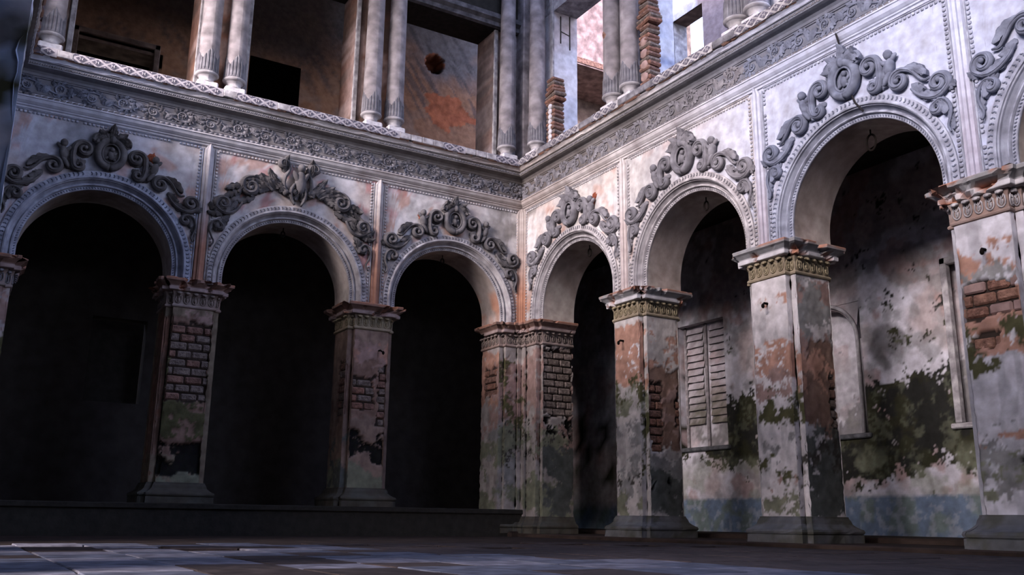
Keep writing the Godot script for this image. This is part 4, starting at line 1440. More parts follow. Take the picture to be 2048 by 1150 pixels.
func crest_scrolls(o: Node3D, sg: float, m: Material, figure: bool) -> void:
	# one flank of a crest: sg = 1 right, -1 left
	var P := func(x: float, y: float, z := 0.03) -> Vector3: return Vector3(sg * x, y - 4.74, z)
	var A := func(a: float) -> float: return a if sg > 0 else PI - a
	var V := func(l: Array) -> Array:
		var out := []
		for q in l:
			out.append(Vector2(q[0], q[1] - 4.74))
		return out
	var C := func(x: float, y: float) -> Vector2: return Vector2(x, y - 4.74)
	var s := begin()
	curl(s, back_to_front(spiral(C.call(0.375, 4.765), 0.072, 0.0, 1.0, -1.0)) + V.call([[0.465, 4.86]]) + spiral(C.call(0.335, 5.0), 0.125, 0.0, 1.35, 1.0), sg, 0.040, 0.6, 0.55, 0.045, 0.03)
	blob(s, P.call(0.335, 5.0, 0.0), Vector3(0.115, 0.115, 0.05), 12, 5)
	leaf(s, P.call(0.45, 4.75, 0.02), A.call(0.9), 0.22, 0.13, sg * 0.5, 0.06)
	leaf(s, P.call(0.42, 4.72, 0.02), A.call(0.1), 0.20, 0.10, sg * 1.2, 0.05)
	leaf(s, P.call(0.30, 4.86, 0.02), A.call(-0.8), 0.18, 0.10, sg * 1.2, 0.05)
	put("scroll", done(s), m, o)
	s = begin()
	curl(s, V.call([[1.02, 4.60], [0.95, 4.585], [0.885, 4.66], [0.82, 4.76]]) + spiral(C.call(0.68, 4.70), 0.12, 1.1, 1.35, 1.0), sg, 0.039, 0.3, 0.55, 0.04, 0.03)
	blob(s, P.call(0.67, 4.70, -0.01), Vector3(0.10, 0.10, 0.045), 12, 5)
	leaf(s, P.call(0.72, 4.82, 0.03), A.call(-0.15), 0.34, 0.12, sg * -1.0, 0.06)
	leaf(s, P.call(0.80, 4.62, 0.02), A.call(-1.0), 0.20, 0.11, sg * 0.7, 0.05)
	put("volute", done(s), m, o)
	s = begin()
	curl(s, V.call([[0.80, 4.56], [0.87, 4.46], [0.98, 4.385], [1.10, 4.36]]) + spiral(C.call(1.115, 4.495), 0.115, -0.6, 1.3, 1.0), sg, 0.039, 0.4, 0.55, 0.04, 0.03)
	blob(s, P.call(1.11, 4.495, -0.01), Vector3(0.095, 0.095, 0.04), 12, 5)
	leaf(s, P.call(0.86, 4.50, 0.02), A.call(-0.75), 0.34, 0.13, sg * 0.9, 0.055)
	leaf(s, P.call(1.18, 4.40, 0.02), A.call(0.3), 0.12, 0.10, sg * 0.6, 0.045)
	put("scroll", done(s), m, o)
	s = begin()
	curl(s, back_to_front(spiral(C.call(1.06, 4.245), 0.060, 1.9, 0.9, 1.0)) + V.call([[1.12, 4.33], [1.19, 4.27], [1.215, 4.17], [1.19, 4.08], [1.16, 4.01], [1.19, 3.94]]), sg, 0.034, 0.6, 0.3, 0.03)
	leaf(s, P.call(1.00, 4.36, 0.02), A.call(-0.3), 0.28, 0.13, sg * -1.5, 0.05)
	leaf(s, P.call(1.18, 4.22, 0.01), A.call(-1.5), 0.26, 0.08, sg * 0.1, 0.04)
	put("tail_leaf", done(s), m, o)
	s = begin()
	if figure:   # small nude winged child, half turned
		blob(s, P.call(0.575, 4.90, 0.05), Vector3(0.058, 0.105, 0.06), 9, 6, sg * -0.25)
		blob(s, P.call(0.585, 5.035, 0.07), Vector3(0.05, 0.055, 0.055), 9, 6)
		blob(s, P.call(0.53, 4.955, 0.06), Vector3(0.03, 0.075, 0.035), 7, 5, sg * 0.9)
		blob(s, P.call(0.545, 4.78, 0.06), Vector3(0.035, 0.09, 0.04), 7, 5, sg * -0.6)
		blob(s, P.call(0.63, 4.99, 0.05), Vector3(0.03, 0.06, 0.03), 7, 5, sg * -0.8)
		put("cherub", done(s), m, o)
	else:
		leaf(s, P.call(0.54, 4.82), A.call(1.3), 0.26, 0.13, sg * -1.0, 0.07)
		leaf(s, P.call(0.58, 4.80), A.call(1.0), 0.20, 0.10, sg * -1.6, 0.06)
		put("bud", done(s), m, o)


func crest(t: Transform3D, label: String, m: Material) -> Node3D:
	var o := thing("crest_ornament", label, "stucco ornament", t, "scrolled crests over the arches")
	var s := begin()
	var p := []
	var dish := [Vector3(0, 5.0 - 4.74, 0.025)]
	for i in 33:
		var a := TAU * i / 32.0
		p.append(Vector3(sin(a) * 0.165, 5.0 - 4.74 - cos(a) * 0.195, 0.055))
	tube(s, p, [0.050], 9, 1.2)
	var q := []
	for i in 33:
		var a := TAU * i / 32.0
		q.append(Vector3(sin(a) * 0.110, 5.0 - 4.74 - cos(a) * 0.140, 0.075))
	tube(s, q, [0.014], 6)
	var g := []
	for j in 5:
		for i in 25:
			var a := TAU * i / 24.0
			g.append(Vector3(sin(a) * 0.15 * j / 4.0, 0.26 - cos(a) * 0.18 * j / 4.0, 0.03 + 0.02 * (1.0 - j / 4.0)))
	grid(s, g, 24, 4)
	put("medallion", done(s), m, o)
	s = begin()   # the little seated figure inside
	blob(s, Vector3(0.0, 0.235, 0.055), Vector3(0.045, 0.07, 0.04), 8, 5, 0.15)
	blob(s, Vector3(0.012, 0.325, 0.065), Vector3(0.032, 0.036, 0.036), 8, 5)
	blob(s, Vector3(-0.05, 0.20, 0.055), Vector3(0.05, 0.022, 0.028), 7, 4, 0.5)
	blob(s, Vector3(0.05, 0.18, 0.055), Vector3(0.05, 0.022, 0.028), 7, 4, -0.6)
	blob(s, Vector3(0.055, 0.27, 0.05), Vector3(0.045, 0.016, 0.02), 7, 4, 0.8)
	put("relief_figure", done(s), m, o)
	s = begin()
	for k in 5:
		var a := PI / 2 + (k - 2) * 0.52
		leaf(s, Vector3(0.028 * (2 - k), 0.43, 0.05), a, 0.25 if k == 2 else 0.21, 0.135, (2 - k) * -0.75, 0.075, 4.0, 0.8)
	for sg in [-1.0, 1.0]:
		leaf(s, Vector3(sg * 0.02, 0.49, 0.06), PI / 2 - sg * 1.4, 0.23, 0.10, sg * -1.5, 0.075, 3.0, 0.5)
		curl(s, [Vector2(0.03, 0.50), Vector2(0.10, 0.53)] + spiral(Vector2(0.165, 0.44), 0.085, 1.6, 1.1, -1.0), sg, 0.026, 0.6, 0.5, 0.06)
	blob(s, Vector3(0, 0.46, 0.09), Vector3(0.05, 0.06, 0.05), 8, 5)
	put("leaf_crown", done(s), m, o)
	crest_scrolls(o, 1.0, m, true)
	crest_scrolls(o, -1.0, m, true)
	return o


func acanthus_crest(t: Transform3D, label: String, m: Material) -> Node3D:
	var o := thing("acanthus_crest", label, "stucco ornament", t)
	var Y := func(x: float, y: float, z := 0.0) -> Vector3: return Vector3(x, y - 4.74, z)
	var s := begin()   # a draped central figure between two looped stems
	blob(s, Y.call(0.03, 5.10, 0.09), Vector3(0.085, 0.20, 0.09), 10, 7)
	blob(s, Y.call(0.03, 5.345, 0.10), Vector3(0.06, 0.075, 0.065), 9, 6)
	blob(s, Y.call(-0.04, 5.18, 0.11), Vector3(0.04, 0.12, 0.05), 8, 5, 0.5)
	blob(s, Y.call(0.09, 5.18, 0.11), Vector3(0.04, 0.12, 0.05), 8, 5, -0.5)
	for k in 4:
		leaf(s, Y.call(0.03, 5.04, 0.05), -PI / 2 + (k - 1.5) * 0.42, 0.24, 0.11, (k - 1.5) * 0.5, 0.09, 3.0, 0.6)
	put("central_figure", done(s), m, o)
	for sg in [-1.0, 1.0]:
		s = begin()
		curl(s, [Vector2(0.10, 0.12), Vector2(0.20, 0.22), Vector2(0.22, 0.40), Vector2(0.14, 0.56)] + spiral(Vector2(0.24, 0.63), 0.075, 2.9, 1.2, -1.0), sg, 0.042, 0.6, 0.5, 0.06, 0.03)
		curl(s, [Vector2(0.06, 0.34), Vector2(0.12, 0.22), Vector2(0.10, 0.10), Vector2(0.05, 0.0)], sg, 0.028, 0.6, 0.6, 0.10)
		leaf(s, Y.call(sg * 0.20, 5.25, 0.05), PI / 2 - sg * 0.35, 0.26, 0.14, sg * 0.9, 0.09, 3.0, 0.9)
		leaf(s, Y.call(sg * 0.12, 4.92, 0.04), PI / 2 - sg * 0.9, 0.34, 0.16, sg * -0.5, 0.07)
		blob(s, Y.call(sg * 0.17, 4.93, 0.06), Vector3(0.055, 0.055, 0.055))
		put("looped_stem", done(s), m, o)
		var A := func(a: float) -> float: return a if sg > 0 else PI - a
		var V := func(l: Array) -> Array:
			var out := []
			for q in l:
				out.append(Vector2(q[0], q[1] - 4.74))
			return out
		var C := func(x: float, y: float) -> Vector2: return Vector2(x, y - 4.74)
		# great leaves fanning up, then scrolls and leaves running down beside the arch
		for k in 5:
			s = begin()
			leaf(s, Y.call(sg * (0.28 + 0.045 * k), 4.96 - 0.01 * k, 0.03), A.call(1.15 - 0.30 * k), 0.34 - 0.015 * k, 0.13, sg * (-0.25 - 0.15 * k), 0.075)
			put("acanthus_leaf", done(s), m, o)
		s = begin()
		curl(s, V.call([[0.36, 4.92], [0.46, 4.99], [0.58, 5.08], [0.72, 5.08]]) + spiral(C.call(0.70, 4.92), 0.145, 0.9, 1.4, -1.0), sg, 0.045, 0.5, 0.5, 0.05, 0.035)
		for k in 4:
			leaf(s, Y.call(sg * (0.46 + 0.09 * k), 5.02 - 0.03 * k * k * 0.3, 0.04), A.call(0.75 - 0.38 * k), 0.22, 0.11, sg * -0.9, 0.07)
		leaf(s, Y.call(sg * 0.50, 4.93, 0.03), A.call(-0.3), 0.26, 0.12, sg * -0.9, 0.06)
		put("scroll", done(s), m, o)
		s = begin()
		for k in 4:
			leaf(s, Y.call(sg * (0.78 + 0.03 * k), 4.90 - 0.07 * k, 0.03), A.call(0.05 - 0.42 * k), 0.30, 0.12, sg * (-0.7 + 0.45 * k), 0.075)
		leaf(s, Y.call(sg * 0.62, 4.80, 0.02), A.call(-0.7), 0.30, 0.12, sg * 0.6, 0.05)
		put("acanthus_leaf", done(s), m, o)
		s = begin()
		curl(s, V.call([[0.80, 4.66], [0.86, 4.54], [0.95, 4.46], [1.06, 4.45]]) + spiral(C.call(1.07, 4.585), 0.12, -0.7, 1.3, 1.0), sg, 0.044, 0.4, 0.5, 0.05, 0.035)
		leaf(s, Y.call(sg * 0.90, 4.58, 0.04), A.call(-0.65), 0.32, 0.13, sg * 1.1, 0.07)
		leaf(s, Y.call(sg * 1.08, 4.46, 0.03), A.call(0.25), 0.22, 0.12, sg * 0.6, 0.07)
		leaf(s, Y.call(sg * 1.05, 4.45, 0.03), A.call(-0.3), 0.24, 0.10, sg * 0.5, 0.06)
		put("scroll", done(s), m, o)
		s = begin()
		curl(s, back_to_front(spiral(C.call(1.10, 4.24), 0.055, 1.9, 0.9, 1.0)) + V.call([[1.12, 4.33], [1.20, 4.30], [1.235, 4.20], [1.20, 4.08], [1.15, 4.0], [1.20, 3.92]]), sg, 0.036, 0.6, 0.3, 0.035)
		leaf(s, Y.call(sg * 0.96, 4.46, 0.02), A.call(-0.9), 0.30, 0.12, sg * -0.8, 0.06)
		leaf(s, Y.call(sg * 1.02, 4.38, 0.02), A.call(-0.5), 0.26, 0.11, sg * -1.2, 0.06)
		blob(s, Y.call(sg * 1.13, 4.235, 0.05), Vector3(0.045, 0.05, 0.05))
		put("tail_leaf", done(s), m, o)
	return o


func recolour(o: Node, m: Material) -> void:
	for c in o.get_children():
		c.material_override = m


func crests() -> void:
	var at := func(t: Transform3D, u: float) -> Transform3D: return t * Transform3D(Basis.IDENTITY, Vector3(u, 4.74, 0))
	var first := crest(at.call(T_LEFT, LEFT_ARCHES[2]), "dark scrolled crest with a ring medallion over the far left arch", M.stucco_dark)
	copy(first, "scrolled crest over the arch left of the corner, its medallion against dark-blotched plaster", at.call(T_LEFT, LEFT_ARCHES[0]))
	recolour(copy(first, "scrolled crest right of the corner, over the smallest-looking arch, with a red chip beside it", at.call(T_RIGHT, RIGHT_ARCHES[0])), M.stucco)
	recolour(copy(first, "grey scrolled crest over the arch of the walled-up shutter window, on pale plaster", at.call(T_RIGHT, RIGHT_ARCHES[1])), M.stucco)
	recolour(copy(first, "large bluish scrolled crest below the cracked cornice, over the widest whole arch at right", at.call(T_RIGHT, RIGHT_ARCHES[2])), M.stucco_blue)
	recolour(copy(first, "bluish scrolls of a crest cut off by the picture's right edge", at.call(T_RIGHT, RIGHT_ARCHES[3])), M.stucco_blue)
	acanthus_crest(at.call(T_LEFT, LEFT_ARCHES[1]), "dense acanthus leaf crest with a draped figure over the middle arch of the left wall", M.stucco_dark)


# ------------------------------------------------------------------ upper storey

func colonnette(label: String, t: Transform3D, broken := false) -> Node3D:
	var o := thing("colonnette", label, "column", t, "colonnettes of the upper gallery")
	var s := begin()
	box(s, Vector3(-0.15, 0, -0.15), Vector3(0.15, 0.125, 0.15), 0.018)
	put("plinth", done(s), M.paint_white, o)
	s = begin()
	lathe(s, [Vector2(0.15, 0.12), Vector2(0.135, 0.135), Vector2(0.108, 0.155), Vector2(0.10, 0.185), Vector2(0.112, 0.215), Vector2(0.14, 0.238)], 24)
	put("neck", done(s), M.stucco_pale, o)
	s = begin()
	lathe(s, [Vector2(0.14, 0.236), Vector2(0.160, 0.245), Vector2(0.170, 0.258), Vector2(0.172, 0.27), Vector2(0.166, 0.282), Vector2(0.158, 0.288)], 24)
	put("ring", done(s), M.stucco_pale, o)
	# fluted sleeve with a zigzag upper edge
	s = begin()
	var n := 120
	var p := []
	for j in 9:
		for i in n + 1:
			var a := TAU * i / n
			var tri_ := absf(fposmod(a / TAU * 4.0, 1.0) * 2.0 - 1.0)
			var top := 0.50 + 0.19 * tri_
			var h := lerpf(0.285, top, j / 8.0)
			var fl := 0.006 * (1.0 if i % 6 < 4 else -1.0)
			if h > top - 0.028 or h < 0.30:
				fl = 0.008
			if j == 8:
				fl = -0.012
			var r := 0.158 - 0.010 * (h - 0.28) / 0.4 + fl
			p.append(Vector3(sin(a) * r, h, cos(a) * r))
	grid(s, p, n, 8, [], -1)
	put("fluted_sleeve", done(s), M.stucco, o)
	s = begin()
	if broken:
		lathe(s, [Vector2(0.150, 0.30), Vector2(0.147, 0.42), Vector2(0.10, 0.50), Vector2(0.0, 0.53)], 14)
		put("shaft", done(s), M.brick_b, o)
	else:
		var prof := []
		for k in 14:
			var h := 0.30 + 3.45 * k / 13.0
			prof.append(Vector2(0.146 - 0.016 * pow(k / 13.0, 1.5), h))
		lathe(s, prof, 28)
		put("shaft", done(s), M.shaft, o)
		s = begin()
		lathe(s, [Vector2(0.13, 3.72), Vector2(0.155, 3.74), Vector2(0.155, 3.76), Vector2(0.13, 3.78), Vector2(0.14, 3.82), Vector2(0.19, 3.88)], 20)
		box(s, Vector3(-0.2, 3.87, -0.2), Vector3(0.2, 3.97, 0.2), 0.01)
		put("capital", done(s), M.stucco, o)
	return o


func gallery_colour(w: Vector3) -> Color:
	var c := Color(0.56, 0.29, 0.165).lerp(Color(0.27, 0.24, 0.23), smooth(8.8, 9.9, w.y + (n01(na, w, 0.8) - 0.5) * 1.2))
	c = c.lerp(Color(0.44, 0.34, 0.28), 0.8 * smooth(0.5, 0.65, n01(nb, w, 1.2)) * smooth(9.0, 7.0, w.y))
	var streak := n01(nc, Vector3((w.x * 0.82 + w.y * 0.57) * 5.0, (w.y * 0.82 - w.x * 0.57) * 0.5, 0), 1.0)
	c = c.lerp(Color(0.13, 0.12, 0.125), 0.6 * smooth(0.58, 0.70, streak) * smooth(7.8, 8.6, w.y))
	c = c.lerp(Color(0.12, 0.08, 0.06), 0.9 * smooth(-2.2, -3.0, w.x) * smooth(8.0, 9.2, w.y))  # first two bays painted darker to put in their shade
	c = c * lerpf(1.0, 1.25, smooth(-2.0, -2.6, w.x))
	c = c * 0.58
	# bare red patches
	var p := Vector2((w.x + 0.12) * 0.75, w.y - 8.50)
	if p.length() + 0.30 * (n01(na, w, 2.5) - 0.5) < 0.36:
		c = Color(0.40, 0.13, 0.06) * (0.6 + 0.7 * n01(nb, w, 4.0))
	if absf(w.y - 8.36 - 0.06 * sin(w.x * 3.0)) < 0.07 and w.x > 0.0 and w.x < 0.9:
		c = Color(0.38, 0.12, 0.055)
	if Vector2(w.x + 0.38, w.y - 9.5).length() < 0.24:
		c = Color(0.22, 0.08, 0.04).lerp(Color(0.03, 0.02, 0.02), smooth(9.55, 9.4, w.y))
	return c


func gallery_relief(u: float, y: float) -> float:
	var d := Vector2(u + 0.38, (y - 9.5) * 0.9).length() + 0.06 * na.get_noise_2d(u * 6.0, y * 6.0)
	return -0.30 * smooth(0.21, 0.15, d) + 0.01 * nb.get_noise_2d(u * 3.0, y * 3.0)


func pier_colour(w: Vector3) -> Color:
	var c := Color(0.24, 0.125, 0.088).lerp(Color(0.15, 0.10, 0.08), smooth(0.4, 0.6, n01(na, w, 1.5)))
	c = c.lerp(Color(0.42, 0.31, 0.28), 0.8 * smooth(0.58, 0.65, n01(nb, w, 1.3)))
	if w.x > 0.15:
		c = Color(0.74, 0.73, 0.76).lerp(Color(0.55, 0.47, 0.46), 0.7 * smooth(0.5, 0.65, n01(na, w, 1.4)) * smooth(7.6, 8.8, w.y))
		c = c.lerp(Color(0.25, 0.30, 0.46), 0.75 * smooth(0.50, 0.60, n01(nb, w, 2.2)) * smooth(8.2, 7.2, w.y) * smooth(2.0, 3.0, w.z))
	if w.x > -0.9 and w.x < 0.15 or w.z > 1.0 and w.x < 0.15:
		c = c.lerp(Color(0.30, 0.29, 0.30), 0.7 if w.z > 1.0 else 0.25)
	return c


func upper_wall(called: String, t: Transform3D, piers: Array, m: Material) -> Node3D:
	var o := structure(called, t)
	for q in piers:
		var s := begin()
		var p := []
		var us := [q[0], q[0], q[1], q[1]]
		var dp := -0.85 if t == T_LEFT else -0.73
		var ws := [dp, -0.22, -0.22, dp]
		for e in 3:
			p = []
			var nn := 1 if e != 1 else 12
			for j in 41:
				for i in nn + 1:
					p.append(Vector3(lerpf(us[e], us[e + 1], float(i) / nn), 6.24 + 4.0 * j / 40.0, lerpf(ws[e], ws[e + 1], float(i) / nn) - 0.015 * maxf(0, nb.get_noise_2d(us[e] * 3 + i, j * 0.4))))
			colour_grid(s, p, nn, 40, t, pier_colour, -1)
		put("pier", done(s), M.plaster, o)
		for u in [q[0] + 0.035, q[1] - 0.035]:
			s = begin()
			box(s, Vector3(u - 0.04, 6.24, -0.24), Vector3(u + 0.04, 10.2, -0.195), 0.01)
			put("pier_strip", done(s), m, o)
	return o


func upper_storey() -> void:
	mat("shaft", Color(0.42, 0.375, 0.37), M.stucco.albedo_texture, 0.55, M.stucco.heightmap_texture, 0.4)
	var ul := upper_wall("wall_left_upper", T_LEFT, [[-8.05, -7.33], [-5.66, -4.88], [-3.17, -2.29], [-0.52, -0.06]], M.stucco_pale)
	slab(ul, "lintel", Vector3(-8.7, 8.9, -0.85), Vector3(0.0, 10.9, -0.16), M.shade_black)
	var lm := begin()
	sweep_u(lm, [Vector2(-0.16, 8.9), Vector2(-0.10, 8.92), Vector2(-0.10, 9.0), Vector2(-0.04, 9.05), Vector2(-0.04, 9.14), Vector2(-0.16, 9.16)], -8.0, 0.0)
	put("lintel_moulding", done(lm), M.stucco_dark, ul)
	slab(ul, "corner_post", Vector3(-0.06, 6.24, -0.85), Vector3(0.30, 10.3, 0.06), M.shaft, 0.02)
	var ur := upper_wall("wall_right_upper", T_RIGHT, [[0.06, 0.62], [2.42, 3.22], [5.12, 5.98]], M.stucco_pale)
	slab(ur, "lintel", Vector3(0.0, 9.1, -0.73), Vector3(6.1, 10.2, -0.22), M.stucco_pale)  # ends early out of view so more sky light comes in
	slab(ur, "architrave", Vector3(0.0, 10.2, -0.73), Vector3(6.1, 10.9, 0.2), M.stucco)
	slab(ul, "architrave", Vector3(-8.0, 10.2, -0.16), Vector3(-0.2, 10.6, 0.25), M.stucco_dark)
	var us := structure("wall_side_upper", T_SIDE)
	for k in 5:
		slab(us, "pier", Vector3(-2.84 - 2.7 * k - 0.42, 6.25, -0.8), Vector3(-2.84 - 2.7 * k + 0.42, 8.9, -0.2), M.stucco)
	slab(us, "pier", Vector3(-0.5, 6.25, -0.8), Vector3(0.9, 8.9, -0.1), M.stucco)
	slab(us, "lintel", Vector3(-17.0, 9.6, -0.8), Vector3(0.9, 10.9, -0.2), M.shade_black)
	slab(us, "added_gallery_roof", Vector3(-20.8, 10.2, -4.0), Vector3(3.2, 10.5, -0.8), M.shade_black)  # unseen, added to keep steep sky light off the lower walls
	# gallery floors
	var gf := structure("floor_gallery")
	slab(gf, "gallery_floor", Vector3(-12.3, 6.0, -3.4), Vector3(7.5, 6.22, 0.0), M.floor)
	slab(gf, "gallery_floor", Vector3(0.0, 6.0, 0.0), Vector3(7.5, 6.22, 17.0), M.floor)
	slab(gf, "gallery_floor", Vector3(-12.3, 6.0, 0.0), Vector3(XS, 6.22, 17.0), M.floor)

	# ---- gallery behind the left colonnade: three dim bays
	var wg := structure("wall_left_gallery")
	var tz := Transform3D(Basis.IDENTITY, Vector3(0, 0, -3.0))
	flat_wall(wg, "plaster_face", tz, -2.45, 2.0, 6.2, 10.95, 0.035, gallery_colour, gallery_relief)
	flat_wall(wg, "plaster_face", tz, -3.22, -2.45, 6.2, 10.95, 0.06, gallery_colour)
	flat_wall(wg, "plaster_face", tz, -4.20, -3.22, 8.60, 10.95, 0.08, gallery_colour)
	flat_wall(wg, "plaster_face", tz, -5.86, -4.20, 6.2, 10.95, 0.06, gallery_colour)
	flat_wall(wg, "plaster_face", tz, -7.12, -5.86, 8.16, 10.95, 0.08, gallery_colour)
	flat_wall(wg, "plaster_face", tz, -9.0, -7.12, 6.2, 10.95, 0.1, gallery_colour)
	slab(wg, "door_jamb", Vector3(-5.86, 6.2, -3.5), Vector3(-5.72, 8.16, -3.0), M.gallery_wall)
	slab(wg, "door_jamb", Vector3(-7.26, 6.2, -3.5), Vector3(-7.12, 8.16, -3.0), M.gallery_wall)
	slab(wg, "door_soffit", Vector3(-7.12, 8.10, -3.5), Vector3(-5.86, 8.28, -3.0), M.gallery_wall)
	slab(wg, "dark_room", Vector3(-9.0, 6.0, -5.2), Vector3(-2.5, 11.0, -5.0), M.shade_black)
	slab(wg, "rear_face", Vector3(-2.5, 6.0, -3.6), Vector3(2.1, 11.0, -3.4), M.shade_black)
	slab(wg, "room_end", Vector3(-9.2, 6.0, -5.2), Vector3(-9.0, 11.0, 0.0), M.shade_black)
	slab(wg, "room_partition", Vector3(-2.5, 6.0, -5.2), Vector3(-2.3, 11.0, -3.3), M.shade_black)
	var dg := begin()
	for e in [[-7.2, -7.10], [-5.88, -5.78]]:
		box(dg, Vector3(e[0], 6.2, -3.04), Vector3(e[1], 8.3, -2.94), 0.012)
	box(dg, Vector3(-7.2, 8.2, -3.04), Vector3(-5.78, 8.3, -2.94), 0.012)
	put("door_frame", done(dg), M.gallery_wall, wg)
	var gc := structure("ceiling_gallery")
	slab(gc, "ceiling_slab", Vector3(-9.2, 10.95, -5.2), Vector3(-1.75, 11.2, -0.8), M.shade_black)
	slab(gc, "ceiling_slab", Vector3(-1.75, 10.95, -2.78), Vector3(0.9, 11.2, -0.8), M.shade_black)

	# ---- roofless gallery on the right, open to the sky
	var wh := structure("wall_right_gallery")
	var tg := Transform3D(T_RIGHT.basis, Vector3(2.8, 0, 0))
	var bright := func(w: Vector3) -> Color:
		var c := Color(0.80, 0.78, 0.79).lerp(Color(0.58, 0.45, 0.42), 0.8 * smooth(0.45, 0.65, n01(na, w, 0.8)) * smooth(9.0, 10.8, w.y))
		c = c.lerp(Color(0.28, 0.33, 0.48), 0.7 * smooth(0.52, 0.62, n01(nb, w, 1.6)) * smooth(8.6, 7.6, w.y) * smooth(0.0, 0.2, w.z))
		if w.z > 1.6:
			c = c.lerp(Color(0.46, 0.33, 0.29), 0.85)
		return c
	flat_wall(wh, "plaster_face", tg, 0.30, 0.88, 6.2, 11.65, 0.07, bright)
	flat_wall(wh, "plaster_face", tg, 0.88, 1.70, 9.55, 11.65, 0.1, bright)
	flat_wall(wh, "plaster_face", tg, 1.70, 4.6, 6.2, 11.65, 0.12, bright)  # unseen wall beyond left out so sky light enters
	for r in [[0.30, 0.88], [1.70, 4.6]]:
		slab(wh, "wall_core", Vector3(2.83, 6.2, r[0]), Vector3(3.15, 11.65, r[1]), M.stucco_pale)
	slab(wh, "window_head", Vector3(2.83, 9.55, 0.88), Vector3(3.15, 11.65, 1.70), M.gallery_wall)
	# the room beyond, its red brick lintel and dark doorway
	slab(wh, "room_wall", Vector3(3.15, 11.12, -4.2), Vector3(7.2, 13.4, -3.6), M.rose)
	slab(wh, "door_lintel", Vector3(3.15, 10.98, -4.2), Vector3(7.2, 11.12, -3.6), M.brick_a)
	slab(wh, "door_soffit", Vector3(3.15, 10.94, -5.2), Vector3(7.2, 11.0, -3.62), M.rose)
	slab(wh, "inner_room", Vector3(2.6, 6.2, -5.6), Vector3(7.4, 11.2, -5.2), M.gallery_wall)
	slab(wh, "inner_room_end", Vector3(7.2, 6.2, -5.6), Vector3(7.4, 13.4, -3.6), M.gallery_wall)
	# writing on the white jamb of the first right opening
	var tp := Transform3D(Basis.IDENTITY, Vector3(0, 0, 0.622))
	var gw := begin()
	var pen := func(pts: Array, r: float) -> void:
		var path := []
		for q in pts:
			path.append(Vector3(q[0], q[1], 0.0))
		tube(gw, path, [r], 5, 0.3)
	pen.call([[0.372, 9.04], [0.372, 8.50]], 0.014)
	pen.call([[0.569, 9.09], [0.570, 8.42]], 0.014)
	pen.call([[0.372, 8.74], [0.569, 8.70]], 0.012)
	put("graffiti", done(gw), M.dim_wall, ur, T_RIGHT.affine_inverse() * tp)
	gw = begin()
	pen.call([[0.29, 8.60], [0.32, 8.66], [0.35, 8.58], [0.30, 8.53], [0.34, 8.49]], 0.009)
	pen.call([[0.42, 8.42], [0.45, 8.49], [0.49, 8.40], [0.52, 8.47]], 0.009)
	pen.call([[0.55, 8.42], [0.60, 8.49], [0.65, 8.43], [0.68, 8.45], [0.58, 8.41]], 0.016)
	pen.call([[0.34, 8.20], [0.39, 8.30], [0.43, 8.18], [0.48, 8.28], [0.53, 8.20], [0.58, 8.30], [0.62, 8.19], [0.67, 8.24]], 0.012)
	pen.call([[0.34, 8.32], [0.66, 8.34]], 0.007)
	put("graffiti", done(gw), M.blue_paint, ur, T_RIGHT.affine_inverse() * tp)
	# scrawled numbers on the left gallery wall
	gw = begin()
	pen.call([[-2.86, 7.98], [-2.80, 8.03], [-2.74, 7.96]], 0.014)
	pen.call([[-2.70, 7.92], [-2.68, 7.78], [-2.64, 7.74]], 0.014)
	pen.call([[-2.62, 8.06], [-2.54, 8.12], [-2.40, 8.06], [-2.30, 8.06]], 0.018)
	pen.call([[-2.58, 8.0], [-2.50, 7.98], [-2.47, 7.90], [-2.54, 7.84], [-2.42, 7.70], [-2.36, 7.64]], 0.016)
	pen.call([[-2.34, 7.98], [-2.30, 7.90], [-2.28, 7.82]], 0.014)
	pen.call([[-1.36, 8.02], [-1.30, 8.06], [-1.32, 7.96], [-1.26, 7.90]], 0.014)
	pen.call([[-1.16, 8.12], [-1.17, 7.90]], 0.014)
	pen.call([[-1.08, 8.06], [-1.02, 8.10], [-1.00, 8.02], [-1.07, 8.0], [-1.0, 7.98], [-1.01, 7.88]], 0.014)
	pen.call([[-0.93, 8.04], [-0.88, 8.10], [-0.84, 8.03], [-0.90, 7.99], [-0.84, 7.99], [-0.83, 7.86]], 0.014)
	put("graffiti", done(gw), M.ink, wg, tz)

	# ---- colonnettes
	var at := func(t: Transform3D, u: float) -> Transform3D: return t * Transform3D(Basis.IDENTITY, Vector3(u, SILL, 0.02))
	var first := colonnette("single colonnette at the far left of the upper gallery, half hidden by the side wall", at.call(T_LEFT, -7.60))
	copy(first, "left colonnette of the pair beside the dim doorway, white pier edge at its left", at.call(T_LEFT, -5.52))
	copy(first, "right colonnette of the pair beside the dim doorway", at.call(T_LEFT, -5.12))
	copy(first, "left colonnette of the pair nearest the round wall hole", at.call(T_LEFT, -2.92))
	copy(first, "right colonnette of the pair nearest the round wall hole", at.call(T_LEFT, -2.52))
	copy(first, "grey colonnette just left of the room's corner post", at.call(T_LEFT, -0.37))
	copy(first, "grey colonnette just right of the room's corner post, beside a broken brick stub", at.call(T_RIGHT, 0.46))
	copy(first, "colonnette with a rusty hole in its shaft, left of the pair on the right wall", at.call(T_RIGHT, 2.64))
	copy(first, "colonnette beside the tall broken brick stub, right of the pair on the right wall", at.call(T_RIGHT, 3.07))
	copy(first, "blue-lit colonnette stump with only its fluted sleeve in view, at the top right", at.call(T_RIGHT, 5.28))
	var br := colonnette("snapped colonnette base with exposed brick core at the top right", at.call(T_RIGHT, 5.64), true)
	br.name = numbered("colonnette")
	# hole in a shaft: part of its column
	var holed: Node3D = get_node("colonnette_007")
	var hs := begin()
	blob(hs, Vector3(-0.02, 1.30, 0.128), Vector3(0.055, 0.09, 0.022), 7, 5, 0.3)
